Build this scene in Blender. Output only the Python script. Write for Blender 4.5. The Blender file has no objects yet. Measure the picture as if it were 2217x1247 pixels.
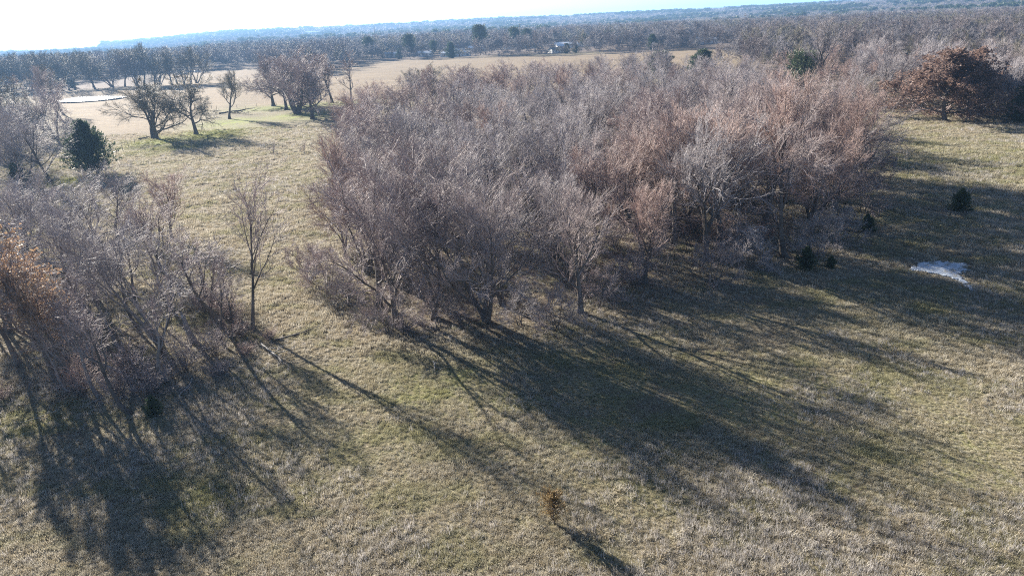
import bpy, math, random
import numpy as np

# ------------------------------------------------------------------ camera, sky, sun, exposure
scn = bpy.context.scene
COL = scn.collection
CAM_H = 24.0
PITCH, ROLL = math.radians(21.3), math.radians(2.6)
SUN_AZ, SUN_EL = math.radians(42.0), math.radians(21.0)   # sun ahead and to the left of the view (west of +Y)

cd = bpy.data.cameras.new('camera'); cam = bpy.data.objects.new('camera', cd); COL.objects.link(cam)
cd.sensor_width = 36.0; cd.lens = 36.0 * 1477.0 / 2217.0
cd.clip_start = 0.5; cd.clip_end = 40000
from mathutils import Matrix, Vector
fw = Vector((0, math.cos(PITCH), -math.sin(PITCH))); r0 = Vector((1, 0, 0)); u0 = r0.cross(fw)
rr = math.cos(ROLL) * r0 - math.sin(ROLL) * u0; uu = math.sin(ROLL) * r0 + math.cos(ROLL) * u0
m = Matrix((rr, uu, -fw)).transposed().to_4x4(); m.translation = (0, 0, CAM_H); cam.matrix_world = m
scn.camera = cam

sun_dir = Vector((-math.sin(SUN_AZ) * math.cos(SUN_EL), math.cos(SUN_AZ) * math.cos(SUN_EL), math.sin(SUN_EL)))
w = bpy.data.worlds.new('World'); scn.world = w; w.use_nodes = True
nt = w.node_tree; nt.nodes.clear()
sky = nt.nodes.new('ShaderNodeTexSky'); sky.sky_type = 'NISHITA'; sky.sun_disc = False
sky.sun_elevation = SUN_EL; sky.sun_rotation = -SUN_AZ
sky.altitude = 200; sky.air_density = 0.5; sky.dust_density = 0.3; sky.ozone_density = 1.0
bg = nt.nodes.new('ShaderNodeBackground'); bg.inputs['Strength'].default_value = 0.05
out = nt.nodes.new('ShaderNodeOutputWorld')
nt.links.new(sky.outputs[0], bg.inputs[0]); nt.links.new(bg.outputs[0], out.inputs[0])

sd = bpy.data.lights.new('sun', 'SUN'); sd.energy = 5.0; sd.angle = math.radians(0.5); sd.color = (1.0, 0.93, 0.82)
so = bpy.data.objects.new('sun', sd); COL.objects.link(so)
so.rotation_euler = sun_dir.to_track_quat('Z', 'Y').to_euler(); so.location = (-60, 80, 60)

scn.view_settings.view_transform = 'Standard'; scn.view_settings.look = 'None'
scn.view_settings.gamma = 1.0; scn.view_settings.use_curve_mapping = False
scn.view_settings.exposure = 1.92
cy = scn.cycles
cy.max_bounces = 5; cy.diffuse_bounces = 2; cy.glossy_bounces = 2; cy.transmission_bounces = 3; cy.volume_bounces = 0
cy.transparent_max_bounces = 4; cy.use_denoising = False; cy.filter_width = 1.1; cy.sample_clamp_indirect = 4.0
w.cycles.sampling_method = 'NONE'
cy.caustics_reflective = False; cy.caustics_refractive = False

# ------------------------------------------------------------------ numeric helpers
def hash2(ix, iy, s):
    n = (ix.astype(np.int64) * 374761393 + iy.astype(np.int64) * 668265263 + s * 1274126177) & 0x7fffffff
    n = ((n ^ (n >> 13)) * 1274126177) & 0x7fffffff
    return ((n ^ (n >> 16)) & 0xffff) / 65535.0
def vnoise(x, y, s=0):
    ix = np.floor(x); iy = np.floor(y); fx = x - ix; fy = y - iy
    fx = fx * fx * (3 - 2 * fx); fy = fy * fy * (3 - 2 * fy)
    a = hash2(ix, iy, s); b = hash2(ix + 1, iy, s); c = hash2(ix, iy + 1, s); d = hash2(ix + 1, iy + 1, s)
    return (a * (1 - fx) + b * fx) * (1 - fy) + (c * (1 - fx) + d * fx) * fy
def fbm(x, y, s=0, o=4):
    r = 0; a = .5; t = 0
    for k in range(o):
        r = r + a * vnoise(x * 2 ** k, y * 2 ** k, s + k * 17); t += a; a *= .5
    return r / t
def sstep(a, b, x):
    t = np.clip((x - a) / (b - a), 0, 1); return t * t * (3 - 2 * t)
def inpoly(px, py, poly):
    px = np.asarray(px, float); py = np.asarray(py, float); c = np.zeros(px.shape, bool); n = len(poly)
    for i in range(n):
        x1, y1 = poly[i]; x2, y2 = poly[(i + 1) % n]
        if y1 == y2: continue
        k = ((y1 > py) != (y2 > py)) & (px < (x2 - x1) * (py - y1) / (y2 - y1) + x1); c ^= k
    return c
def polydist(px, py, poly):
    """distance to the outline of a polygon"""
    d = np.full(np.shape(px), 1e9)
    for i in range(len(poly)):
        x1, y1 = poly[i]; x2, y2 = poly[(i + 1) % len(poly)]
        vx, vy = x2 - x1, y2 - y1; L = vx * vx + vy * vy + 1e-9
        t = np.clip(((px - x1) * vx + (py - y1) * vy) / L, 0, 1)
        d = np.minimum(d, np.hypot(px - x1 - t * vx, py - y1 - t * vy))
    return d
def insoft(px, py, poly, w_):
    d = polydist(px, py, poly); s = np.where(inpoly(px, py, poly), d, -d)
    return sstep(-w_, w_, s)

GROVE = [(-15.5, 58.0), (-8.0, 50.5), (-1.5, 50.5), (8.8, 55.5), (18.8, 63.8), (29.6, 66.5), (38.5, 75.6), (46.9, 88.3), (55.7, 108.0), (64.6, 138.7), (76.3, 177.0), (80.5, 228.2), (55.7, 270.2), (10.9, 262.9), (-14.6, 240.3), (-30.8, 222.6), (-36.6, 195.5), (-31.9, 144.1), (-25.1, 112.1), (-20.7, 84.4), (-18.6, 67.0)]
POND = [(-200.8, 321.8), (-200.2, 336.1), (-186.0, 334.0), (-170.5, 326.9), (-173.0, 313.8), (-178.1, 308.3), (-185.9, 307.8), (-194.6, 311.6)]
FARFIELD = [(-147.0, 380.5), (-114.0, 377.1), (-102.5, 558.9), (-29.9, 542.9), (37.7, 514.0), (102.4, 506.9), (135.8, 509.9), (155.5, 470.0), (114.7, 345.3), (80, 290), (60, 285), (-17.8, 270), (-50.1, 262.1), (-55.5, 257.6), (-86.5, 249.3), (-108.3, 282.0)]
LEFTFIELD = [(-260, 380), (-214.6, 373.8), (-181.7, 370.6), (-250, 520), (-181.6, 525), (-120, 395.2), (-99.9, 244.6), (-90.4, 178.5), (-86.9, 151.9), (-141.3, 231.3), (-186.8, 292.3)]
PUDDLE = [(38.6, 62.4), (41.0, 64.2), (43.2, 64.6), (45.6, 63.0), (44.4, 61.2), (42.8, 60.2), (42.5, 58.0), (41.6, 56.0), (40.9, 56.3), (41.4, 59.0), (40.6, 60.6)]
CLEARING = [(80, 175), (89.1, 163), (104, 140), (140, 125), (140, 60), (68.0, 60), (50, 85), (62, 119.0)]

def lake_w(x, y):
    """1 where the lake lies, 0 on land"""
    r = np.hypot(x, y); az = np.degrees(np.arctan2(x, y))
    edge = -26.3 - 2.0 * (fbm(r / 900, az * 0 + 3.3, 5) - .5) - 0.0009 * np.clip(5200 - r, 0, 3000)
    wv = sstep(0, 2.2, edge - az)
    return wv * sstep(2350, 2600, r + 250 * (fbm(az / 4, r * 0, 9) - .5)) * (1 - sstep(8300, 8800, r))
def terrain(x, y):
    x = np.asarray(x, float); y = np.asarray(y, float)
    r = np.hypot(x, y); az = np.degrees(np.arctan2(x, np.maximum(y, 1e-3)))
    h = 0.5 * (fbm(x / 34, y / 34, 2, 3) - .5) + 0.12 * (fbm(x / 5, y / 5, 7, 3) - .5)
    h = h - 0.35 * np.exp(-(((x - 43) / 8) ** 2 + ((y - 60) / 5) ** 2))
    far = sstep(600, 1500, r)
    h = h + far * 10 * (fbm(x / 700, y / 700, 11, 4) - .55)
    ridge = np.exp(-((r - 3300) / 900) ** 2) * (13.0 + 7 * (fbm(az / 5, r / 2000, 21, 3) - .5))
    h = h + ridge * sstep(-26.8, -20, az)
    h = h - 9 * sstep(-19, -27, az) * sstep(600, 1400, r)
    h = h + 14.0 * sstep(14, 34, az) * sstep(1000, 2400, r) * (.8 + .4 * fbm(az / 4, r / 900, 31, 3))
    h = h + sstep(7500, 9800, r) * (35 + 45 * fbm(az / 6, r * 0, 41, 3) + 30 * np.exp(-((az - 17) / 7) ** 2))
    h = h * (1 - lake_w(x, y)) + lake_w(x, y) * -18.0
    pd = polydist(x, y, POND); ins = inpoly(x, y, POND)
    h = np.where(ins, -1.0 - .4 * sstep(0, 4, pd), -1.0 + (h + 1.0) * sstep(0, 13, pd) + 0.9 * np.exp(-((pd - 11) / 4) ** 2) * (y > 324))
    pp = np.hypot((x - 42) / 1.1, y - 60.4); h = -.28 + (h + .28) * sstep(6.5, 13, pp)
    return h
def tz(x, y): return float(terrain(np.array([x]), np.array([y]))[0])

# ------------------------------------------------------------------ object helpers
def mesh_np(name, V, Q, mats, smooth=True, midx=None):
    """mesh from arrays of vertices and quads (or triangles)"""
    V = np.asarray(V, np.float32); Q = np.asarray(Q, np.int32); k = Q.shape[1]
    me = bpy.data.meshes.new(name)
    me.vertices.add(len(V)); me.vertices.foreach_set('co', V.ravel())
    me.loops.add(len(Q) * k); me.loops.foreach_set('vertex_index', Q.ravel())
    me.polygons.add(len(Q)); me.polygons.foreach_set('loop_start', np.arange(0, len(Q) * k, k, dtype=np.int32))
    me.polygons.foreach_set('loop_total', np.full(len(Q), k, np.int32))
    if smooth: me.polygons.foreach_set('use_smooth', np.ones(len(Q), bool))
    for mt in (mats if isinstance(mats, (list, tuple)) else [mats]): me.materials.append(mt)
    if midx is not None: me.polygons.foreach_set('material_index', np.asarray(midx, np.int32))
    me.update(); me.validate(); return me
def link(name, data, parent=None, loc=None, rot=None, scale=None):
    o = bpy.data.objects.new(name, data); COL.objects.link(o)
    if parent: o.parent = parent
    if loc is not None: o.location = loc
    if rot is not None: o.rotation_euler = rot
    if scale is not None: o.scale = scale if hasattr(scale, '__len__') else (scale,) * 3
    return o
def tag(o, label=None, cat=None, group=None, kind=None):
    if label: o['label'] = label
    if cat: o['category'] = cat
    if group: o['group'] = group
    if kind: o['kind'] = kind
    return o
class MB:
    """collects boxes, prisms and tubes as polygons for one part"""
    def __init__(s): s.v = []; s.f = []
    def box(s, x0, x1, y0, y1, z0, z1):
        b = len(s.v); s.v += [(x, y, z) for z in (z0, z1) for x, y in ((x0, y0), (x1, y0), (x1, y1), (x0, y1))]
        s.f += [tuple(b + i for i in q) for q in ((3, 2, 1, 0), (4, 5, 6, 7), (0, 1, 5, 4), (1, 2, 6, 5), (2, 3, 7, 6), (3, 0, 4, 7))]
        return s
    def prism(s, prof, axis, a, b_):
        """closed profile extruded along an axis: 'x' profile in (y,z), 'y' profile in (x,z)"""
        n = len(prof); b = len(s.v)
        for t in (a, b_):
            for p, q in prof: s.v.append((t, p, q) if axis == 'x' else (p, t, q))
        s.f += [tuple(b + i for i in range(n))[::-1], tuple(b + n + i for i in range(n))]
        s.f += [(b + i, b + (i + 1) % n, b + n + (i + 1) % n, b + n + i) for i in range(n)]
        return s
    def cyl(s, p0, p1, r0_, r1_, n=8):
        p0 = Vector(p0); p1 = Vector(p1); d = (p1 - p0).normalized()
        a = d.orthogonal().normalized(); c = d.cross(a); b = len(s.v)
        for p, r in ((p0, r0_), (p1, r1_)):
            for i in range(n):
                t = 2 * math.pi * i / n; s.v.append(tuple(p + r * (math.cos(t) * a + math.sin(t) * c)))
        s.f += [tuple(b + i for i in range(n))[::-1], tuple(b + n + i for i in range(n))]
        s.f += [(b + i, b + (i + 1) % n, b + n + (i + 1) % n, b + n + i) for i in range(n)]
        return s
    def mesh(s, name, mat):
        me = bpy.data.meshes.new(name); me.from_pydata(s.v, [], s.f); me.materials.append(mat); me.update()
        import bmesh
        bm = bmesh.new(); bm.from_mesh(me); bmesh.ops.recalc_face_normals(bm, faces=bm.faces); bm.to_mesh(me); bm.free()
        return me
    def build(s, name, mat, parent=None, loc=None, rot=None): return link(name, s.mesh(name, mat), parent, loc, rot)

# ------------------------------------------------------------------ materials
def newmat(name):
    mt = bpy.data.materials.new(name); mt.use_nodes = True
    n = mt.node_tree.nodes; l = mt.node_tree.links; b = n['Principled BSDF']
    return mt, n, l, b
def rgb(c): return (c[0], c[1], c[2], 1)
def ramp(n, stops):
    r = n.new('ShaderNodeValToRGB'); e = r.color_ramp.elements
    e[0].position, e[0].color = stops[0][0], rgb(stops[0][1]); e[1].position, e[1].color = stops[-1][0], rgb(stops[-1][1])
    for p, c in stops[1:-1]: x = e.new(p); x.color = rgb(c)
    return r
def mixc(n, l, fac, a, b, mode='MIX'):
    x = n.new('ShaderNodeMix'); x.data_type = 'RGBA'; x.blend_type = mode
    for sck, v in ((x.inputs[0], fac), (x.inputs[6], a), (x.inputs[7], b)):
        if hasattr(v, 'is_linked'): l.new(v, sck)
        elif isinstance(v, (int, float)): sck.default_value = v
        else: sck.default_value = rgb(v)
    return x.outputs[2]
def noise(n, l, vec, scale, detail=4, rough=.55):
    x = n.new('ShaderNodeTexNoise'); x.inputs['Scale'].default_value = scale; x.inputs['Detail'].default_value = detail
    x.inputs['Roughness'].default_value = rough
    if vec is not None: l.new(vec, x.inputs['Vector'])
    return x.outputs['Fac']
def simple(name, c, rough=.7, metal=0, spec=.5, var=.15, scale=3.0):
    mt, n, l, b = newmat(name); tc = n.new('ShaderNodeTexCoord')
    f = noise(n, l, tc.outputs['Object'], scale)
    r = ramp(n, [(.3, [v * (1 - var) for v in c]), (.7, [min(1, v * (1 + var)) for v in c])]); l.new(f, r.inputs[0])
    l.new(r.outputs[0], b.inputs['Base Color']); b.inputs['Roughness'].default_value = rough
    b.inputs['Metallic'].default_value = metal; b.inputs['Specular IOR Level'].default_value = spec
    return mt
def bark(name, c1, c2, rough=.62, spec=.35, rnd=.12):
    """wood: mottled along the piece, a little lighter or darker from tree to tree"""
    mt, n, l, b = newmat(name); g = n.new('ShaderNodeNewGeometry'); oi = n.new('ShaderNodeObjectInfo')
    f = noise(n, l, g.outputs['Position'], .9, 4, .7)
    r = ramp(n, [(.32, c1), (.68, c2)]); l.new(f, r.inputs[0])
    v = n.new('ShaderNodeMapRange'); v.inputs['To Min'].default_value = 1 - rnd; v.inputs['To Max'].default_value = 1 + rnd
    l.new(oi.outputs['Random'], v.inputs['Value'])
    vc = n.new('ShaderNodeCombineColor')
    for i in range(3): l.new(v.outputs[0], vc.inputs[i])
    l.new(mixc(n, l, 1.0, r.outputs[0], vc.outputs[0], 'MULTIPLY'), b.inputs['Base Color'])
    b.inputs['Roughness'].default_value = rough; b.inputs['Specular IOR Level'].default_value = spec
    return mt
def leafmat(name, cols, trans=.35):
    mt, n, l, b = newmat(name); g = n.new('ShaderNodeNewGeometry')
    f = noise(n, l, g.outputs['Position'], 1.6, 5, .75)
    r = ramp(n, [(.28, cols[0]), (.5, cols[1]), (.74, cols[2])]); l.new(f, r.inputs[0])
    l.new(r.outputs[0], b.inputs['Base Color']); b.inputs['Roughness'].default_value = .6; b.inputs['Specular IOR Level'].default_value = .3
    t = n.new('ShaderNodeBsdfTranslucent'); l.new(r.outputs[0], t.inputs['Color'])
    mx = n.new('ShaderNodeMixShader'); mx.inputs[0].default_value = trans
    l.new(b.outputs[0], mx.inputs[1]); l.new(t.outputs[0], mx.inputs[2]); l.new(mx.outputs[0], n['Material Output'].inputs[0])
    return mt
M = {}
M['trunk'] = bark('trunk_bark', (.075, .062, .055), (.17, .15, .135), .8, .2, .2)
M['trunk_pale'] = bark('pale_bark', (.15, .14, .14), (.29, .275, .27), .7, .3, .1)
M['grey'] = bark('grey_twigs', (.25, .225, .23), (.46, .42, .425))
M['mauve'] = bark('mauve_twigs', (.25, .20, .195), (.45, .38, .37))
M['russet'] = bark('russet_twigs', (.27, .195, .175), (.46, .35, .315))
M['far_grey'] = bark('far_grey_twigs', (.15, .14, .15), (.27, .25, .262))
M['far_mauve'] = bark('far_mauve_twigs', (.14, .115, .115), (.25, .21, .208))
M['olive'] = bark('olive_twigs', (.13, .12, .085), (.27, .24, .19))
M['dead'] = bark('bleached_wood', (.26, .245, .23), (.44, .42, .39), .7, .3, .1)
M['brown_leaf'] = leafmat('russet_leaves', [(.12, .080, .066), (.21, .142, .116), (.30, .21, .175)], .45)
M['orange_leaf'] = leafmat('orange_leaves', [(.23, .145, .085), (.33, .215, .13), (.41, .28, .18)])
M['cedar'] = leafmat('cedar_foliage', [(.030, .048, .028), (.062, .090, .044), (.105, .13, .062)], .3)
M['pine'] = leafmat('pine_foliage', [(.03, .05, .022), (.06, .085, .035), (.10, .12, .05)], .2)
M['bronze'] = leafmat('bronze_cedar_foliage', [(.12, .08, .035), (.22, .155, .075), (.30, .22, .115)], .3)
M['ivy'] = leafmat('bramble_leaves', [(.05, .045, .02), (.10, .075, .035), (.15, .10, .05)], .3)

def ground_material():
    mt, n, l, b = newmat('pasture'); g = n.new('ShaderNodeNewGeometry'); P_ = g.outputs['Position']
    a = n.new('ShaderNodeVertexColor'); a.layer_name = 'mask'
    sep = n.new('ShaderNodeSeparateColor'); l.new(a.outputs['Color'], sep.inputs[0])
    fine = noise(n, l, P_, 5.0, 6, .75); med = noise(n, l, P_, .55, 5, .65); big = noise(n, l, P_, .06, 4, .6)
    r1 = ramp(n, [(.35, (.045, .038, .024)), (.46, (.16, .135, .09)), (.58, (.30, .26, .185)), (.72, (.50, .46, .37))]); l.new(fine, r1.inputs[0])
    r2 = ramp(n, [(.30, (.06, .062, .03)), (.55, (.18, .18, .085)), (.75, (.32, .30, .17))]); l.new(fine, r2.inputs[0])
    fm = ramp(n, [(.46, (0, 0, 0)), (.70, (.5, .5, .5))]); l.new(med, fm.inputs[0])
    c = mixc(n, l, fm.outputs[0], r1.outputs[0], r2.outputs[0])
    rs = ramp(n, [(.3, (.20, .155, .105)), (.7, (.33, .27, .195))]); l.new(fine, rs.inputs[0])            # straw field
    mp = n.new('ShaderNodeMapping'); mp.inputs['Rotation'].default_value = (0, 0, .45); mp.inputs['Scale'].default_value = (.02, .35, 1); l.new(P_, mp.inputs[0])
    st = ramp(n, [(.35, (.72, .70, .68)), (.65, (1.12, 1.1, 1.08))]); l.new(noise(n, l, mp.outputs[0], 1.0, 5, .7), st.inputs[0])
    st2 = ramp(n, [(.35, (.80, .78, .76)), (.65, (1.1, 1.1, 1.1))]); l.new(med, st2.inputs[0])
    fs = mixc(n, l, 1.0, mixc(n, l, 1.0, rs.outputs[0], st.outputs[0], 'MULTIPLY'), st2.outputs[0], 'MULTIPLY')
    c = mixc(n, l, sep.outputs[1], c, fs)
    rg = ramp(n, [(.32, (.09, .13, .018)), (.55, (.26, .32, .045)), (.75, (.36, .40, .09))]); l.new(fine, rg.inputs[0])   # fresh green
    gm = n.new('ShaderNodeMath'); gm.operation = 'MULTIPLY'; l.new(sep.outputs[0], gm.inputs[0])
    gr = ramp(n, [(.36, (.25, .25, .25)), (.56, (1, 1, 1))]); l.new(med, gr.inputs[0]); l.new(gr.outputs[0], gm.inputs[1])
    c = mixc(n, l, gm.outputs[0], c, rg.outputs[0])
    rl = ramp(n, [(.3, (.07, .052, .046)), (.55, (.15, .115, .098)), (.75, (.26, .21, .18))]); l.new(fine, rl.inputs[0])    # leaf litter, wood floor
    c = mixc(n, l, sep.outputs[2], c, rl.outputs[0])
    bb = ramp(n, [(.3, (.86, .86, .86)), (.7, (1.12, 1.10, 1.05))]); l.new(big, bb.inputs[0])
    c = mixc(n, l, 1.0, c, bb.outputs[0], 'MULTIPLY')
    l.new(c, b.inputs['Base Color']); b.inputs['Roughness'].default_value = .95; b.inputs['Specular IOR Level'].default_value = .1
    bp = n.new('ShaderNodeBump'); bp.inputs['Strength'].default_value = .9; bp.inputs['Distance'].default_value = .12
    f2 = noise(n, l, P_, 3.2, 6, .7); l.new(f2, bp.inputs['Height']); l.new(bp.outputs[0], b.inputs['Normal'])
    return mt
M['ground'] = ground_material()
def water_material(name, c, bump, rough=.04):
    mt, n, l, b = newmat(name); g = n.new('ShaderNodeNewGeometry')
    b.inputs['Base Color'].default_value = rgb(c); b.inputs['Roughness'].default_value = rough; b.inputs['IOR'].default_value = 1.33
    b.inputs['Specular IOR Level'].default_value = .5
    bp = n.new('ShaderNodeBump'); bp.inputs['Strength'].default_value = min(bump, 1); bp.inputs['Distance'].default_value = .05 if bump < .9 else .35
    l.new(noise(n, l, g.outputs['Position'], 1.5, 3), bp.inputs['Height']); l.new(bp.outputs[0], b.inputs['Normal'])
    return mt
M['water'] = water_material('pond_water', (.03, .045, .055), 1.0, .3)
M['puddle'] = water_material('puddle_water', (.02, .035, .05), .08, .02)
M['lake'] = water_material('lake_water', (.06, .09, .11), .05, .12)
def grass_material(name, base, alt, green, pale):
    """blades: light passes through; colour drifts from clump to clump"""
    mt, n, l, b = newmat(name); oi = n.new('ShaderNodeObjectInfo')
    at = n.new('ShaderNodeAttribute'); at.attribute_type = 'INSTANCER'; at.attribute_name = 'green'
    r = ramp(n, [(0, base), (.45, alt), (.8, pale), (1, pale)]); l.new(oi.outputs['Random'], r.inputs[0])
    c = mixc(n, l, at.outputs['Fac'], r.outputs[0], green)
    b.inputs['Roughness'].default_value = .7; b.inputs['Specular IOR Level'].default_value = .25; l.new(c, b.inputs['Base Color'])
    t = n.new('ShaderNodeBsdfTranslucent'); l.new(c, t.inputs['Color'])
    mx = n.new('ShaderNodeMixShader'); mx.inputs[0].default_value = .4
    l.new(b.outputs[0], mx.inputs[1]); l.new(t.outputs[0], mx.inputs[2]); l.new(mx.outputs[0], n['Material Output'].inputs[0])
    return mt
M['grass'] = grass_material('pasture_grass', (.34, .288, .20), (.44, .388, .29), (.28, .28, .12), (.53, .49, .41))
M['weed'] = grass_material('dry_weeds', (.33, .30, .27), (.43, .40, .37), (.36, .32, .28), (.56, .53, .51))

# ------------------------------------------------------------------ the ground: one sheet to the horizon
def axis(lo, hi, a, n):
    u = np.linspace(np.arcsinh(lo / a), np.arcsinh(hi / a), n); return a * np.sinh(u)
gx = axis(-11500, 11500, 75, 400); gy = 70 + axis(-700, 13500, 75, 420)
X, Y = np.meshgrid(gx, gy); Zt = terrain(X, Y)
V = np.stack([X, Y, Zt], -1).reshape(-1, 3)
ii = np.arange(len(gx) * len(gy)).reshape(len(gy), len(gx))
Q = np.stack([ii[:-1, :-1], ii[:-1, 1:], ii[1:, 1:], ii[1:, :-1]], -1).reshape(-1, 4)
gm_ = mesh_np('ground', V, Q, M['ground'])
def blobs(x, y, lst):
    r = 0 * x
    for cx, cy_, sx, sy, a in lst: r = np.maximum(r, a * np.exp(-(((x - cx) / sx) ** 2 + ((y - cy_) / sy) ** 2)))
    return r
GREEN = [(-86, 172, 7, 9, 1), (-76, 180, 9, 12, 1), (-78, 160, 8, 7, .6), (-80, 205, 8, 10, .9), (-75, 240, 14, 8, .9), (-62, 212, 9, 9, .9), (-56, 246, 12, 7, 1), (-80, 126, 6, 5, .9),
         (-36, 40, 5, 4, .4), (-3, 44, 8, 5, .35), (-12, 36, 8, 3, .2), (14, 40, 14, 7, .22), (22, 33, 9, 5, .2), (32, 52, 10, 7, .2), (-18, 33, 4, 3, .3), (75, 110, 25, 18, .25), (4, 34, 7, 5, .15)]
def masks(x, y):
    g = np.clip(blobs(x, y, GREEN) * (.5 + 1.0 * fbm(x / 4, y / 4, 51, 4)), 0, 1)
    s = np.maximum(insoft(x, y, FARFIELD, 8), insoft(x, y, LEFTFIELD, 8))
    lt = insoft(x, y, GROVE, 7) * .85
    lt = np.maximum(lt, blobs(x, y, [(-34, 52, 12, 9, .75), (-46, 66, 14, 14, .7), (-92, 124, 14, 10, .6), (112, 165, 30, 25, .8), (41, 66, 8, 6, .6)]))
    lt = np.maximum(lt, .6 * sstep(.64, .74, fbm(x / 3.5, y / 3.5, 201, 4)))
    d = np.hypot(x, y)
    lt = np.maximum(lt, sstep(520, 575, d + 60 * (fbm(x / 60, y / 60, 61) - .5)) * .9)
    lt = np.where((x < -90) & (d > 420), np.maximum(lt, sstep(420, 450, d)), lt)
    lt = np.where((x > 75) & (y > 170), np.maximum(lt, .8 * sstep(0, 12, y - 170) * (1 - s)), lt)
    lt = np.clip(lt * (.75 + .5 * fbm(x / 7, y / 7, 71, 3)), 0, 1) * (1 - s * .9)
    return g, s, lt
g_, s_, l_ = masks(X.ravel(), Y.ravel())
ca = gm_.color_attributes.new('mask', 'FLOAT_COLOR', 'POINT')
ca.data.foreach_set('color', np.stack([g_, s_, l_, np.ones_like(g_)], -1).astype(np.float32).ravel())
tag(link('ground', gm_), kind='structure')

# pond, lake, puddle
def sheet(name, poly, z, mat, noise_amp=1.5, n=48, holes=None):
    import bmesh
    bm = bmesh.new(); pts = []
    for i in range(len(poly)):
        a = Vector(poly[i]); b = Vector(poly[(i + 1) % len(poly)])
        for k in range(6):
            p = a.lerp(b, k / 6); q = noise_amp * (vnoise(np.array([p.x * .4]), np.array([p.y * .4]), 3)[0] - .5)
            pts.append(bm.verts.new((p.x + q, p.y + q, z)))
    f = bm.faces.new(pts); f.normal_update()
    if f.normal.z < 0: f.normal_flip()
    me = bpy.data.meshes.new(name); bm.to_mesh(me); bm.free(); me.materials.append(mat); return link(name, me)
tag(sheet('pond', [(p[0] * 1.0, p[1]) for p in POND], -0.45, M['water'], 1.5), 'small pond with a pale bank in the straw field', kind='structure')
lk = []
for a in np.linspace(-62, -16, 60): lk.append((8600 * math.sin(math.radians(a)), 8600 * math.cos(math.radians(a))))
for a in np.linspace(-16, -62, 60): lk.append((2300 * math.sin(math.radians(a)), 2300 * math.cos(math.radians(a))))
tag(sheet('lake', lk, -13.5, M['lake'], 0), kind='structure')
# snow: the last of it lying in the shade, broken up by grass
px, py = np.meshgrid(np.arange(37, 47, .08), np.arange(55, 66, .08))
keep = (insoft(px, py, PUDDLE, .9) - .9 * (fbm(px * 3.4, py * 3.4, 81, 4) - .16)) > .42
hz = terrain(px, py) + .03 + .07 * fbm(px * 2.5, py * 2.5, 83, 3) * keep
vx = np.zeros(px.shape, int) - 1; PV = []; PQ = []
def pvid(i, j):
    if vx[i, j] < 0: vx[i, j] = len(PV); PV.append((px[i, j], py[i, j], hz[i, j]))
    return vx[i, j]
for i in range(px.shape[0] - 1):
    for j in range(px.shape[1] - 1):
        if keep[i, j]: PQ.append((pvid(i, j), pvid(i, j + 1), pvid(i + 1, j + 1), pvid(i + 1, j)))
M['snow'] = simple('old_snow', (.50, .55, .61), .6, 0, .3, .05, 6)
sp_ = link('snow_patch', mesh_np('snow_patch', PV, PQ, M['snow'])); tag(sp_, 'thin broken patch of old snow lying in the shade on the grass', 'snow')
so_ = sp_.modifiers.new('thickness', 'SOLIDIFY'); so_.thickness = .05; so_.offset = -1

# ------------------------------------------------------------------ tree growing
def nrm(v): return v / np.maximum(np.linalg.norm(v, axis=-1, keepdims=True), 1e-9)
def grow(start, d, L, K, wig, bend, rng):
    N = len(start); P = np.empty((N, K, 3)); P[:, 0] = start; d = nrm(d); st = (L / (K - 1))[:, None]
    for k in range(1, K):
        d = nrm(d + rng.normal(0, wig, (N, 3)) + bend); P[:, k] = P[:, k - 1] + d * st
    return P
def along(P, R, idx, t):
    K = P.shape[1]; f = np.clip(t * (K - 1), 0, K - 1.001); k = f.astype(int); u = (f - k)[:, None]
    p = P[idx, k] * (1 - u) + P[idx, k + 1] * u; tan = nrm(P[idx, k + 1] - P[idx, k])
    r = R[idx, k] * (1 - u[:, 0]) + R[idx, k + 1] * u[:, 0]; return p, tan, r
def shoots(P, R, n, tmin, ang, ratio, K, wig, up, rng, rmin, taper=.35, tpow=1.0, rratio=.62, endfull=.5):
    N = len(P); idx = np.repeat(np.arange(N), n)
    t = tmin + (1 - tmin) * ((np.tile(np.arange(n), N) + rng.random(N * n)) / n) ** tpow
    p, tan, r = along(P, R, idx, t)
    Lp = np.linalg.norm(np.diff(P, axis=1), axis=2).sum(1)[idx]
    q = nrm(np.cross(tan, rng.normal(size=tan.shape))); a = np.radians(rng.uniform(ang[0], ang[1], N * n))[:, None]
    d = np.cos(a) * tan + np.sin(a) * q; d[:, 2] += up
    L = Lp * ratio * (1 - (1 - endfull) * t) * rng.uniform(.65, 1.3, N * n)
    C = grow(p, d, L, K, wig, np.array([0, 0, up * .35]), rng)
    ra = np.maximum(np.minimum(r * rratio, r * .95), rmin)
    RR = ra[:, None] * np.linspace(1, taper, K)[None]; RR = np.maximum(RR, rmin * .6)
    return C, RR
def tubes(P, R, S):
    N, K, _ = P.shape
    T = np.empty_like(P); T[:, 1:-1] = P[:, 2:] - P[:, :-2]; T[:, 0] = P[:, 1] - P[:, 0]; T[:, -1] = P[:, -1] - P[:, -2]; T = nrm(T)
    ref = np.where(np.abs(T[:, :1, 2:3]) < .85, np.array([0, 0, 1.]), np.array([1., 0, 0])); ref = np.broadcast_to(ref, T.shape)
    A = nrm(np.cross(T, ref)); B = np.cross(T, A)
    th = np.arange(S) * 2 * math.pi / S
    V = P[:, :, None] + R[:, :, None, None] * (np.cos(th)[:, None] * A[:, :, None] + np.sin(th)[:, None] * B[:, :, None])
    b = np.arange(N * K * S).reshape(N, K, S); n = np.roll(b, -1, 2)
    Q = np.stack([b[:, :-1], n[:, :-1], n[:, 1:], b[:, 1:]], -1).reshape(-1, 4)
    return V.reshape(-1, 3), Q
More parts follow.
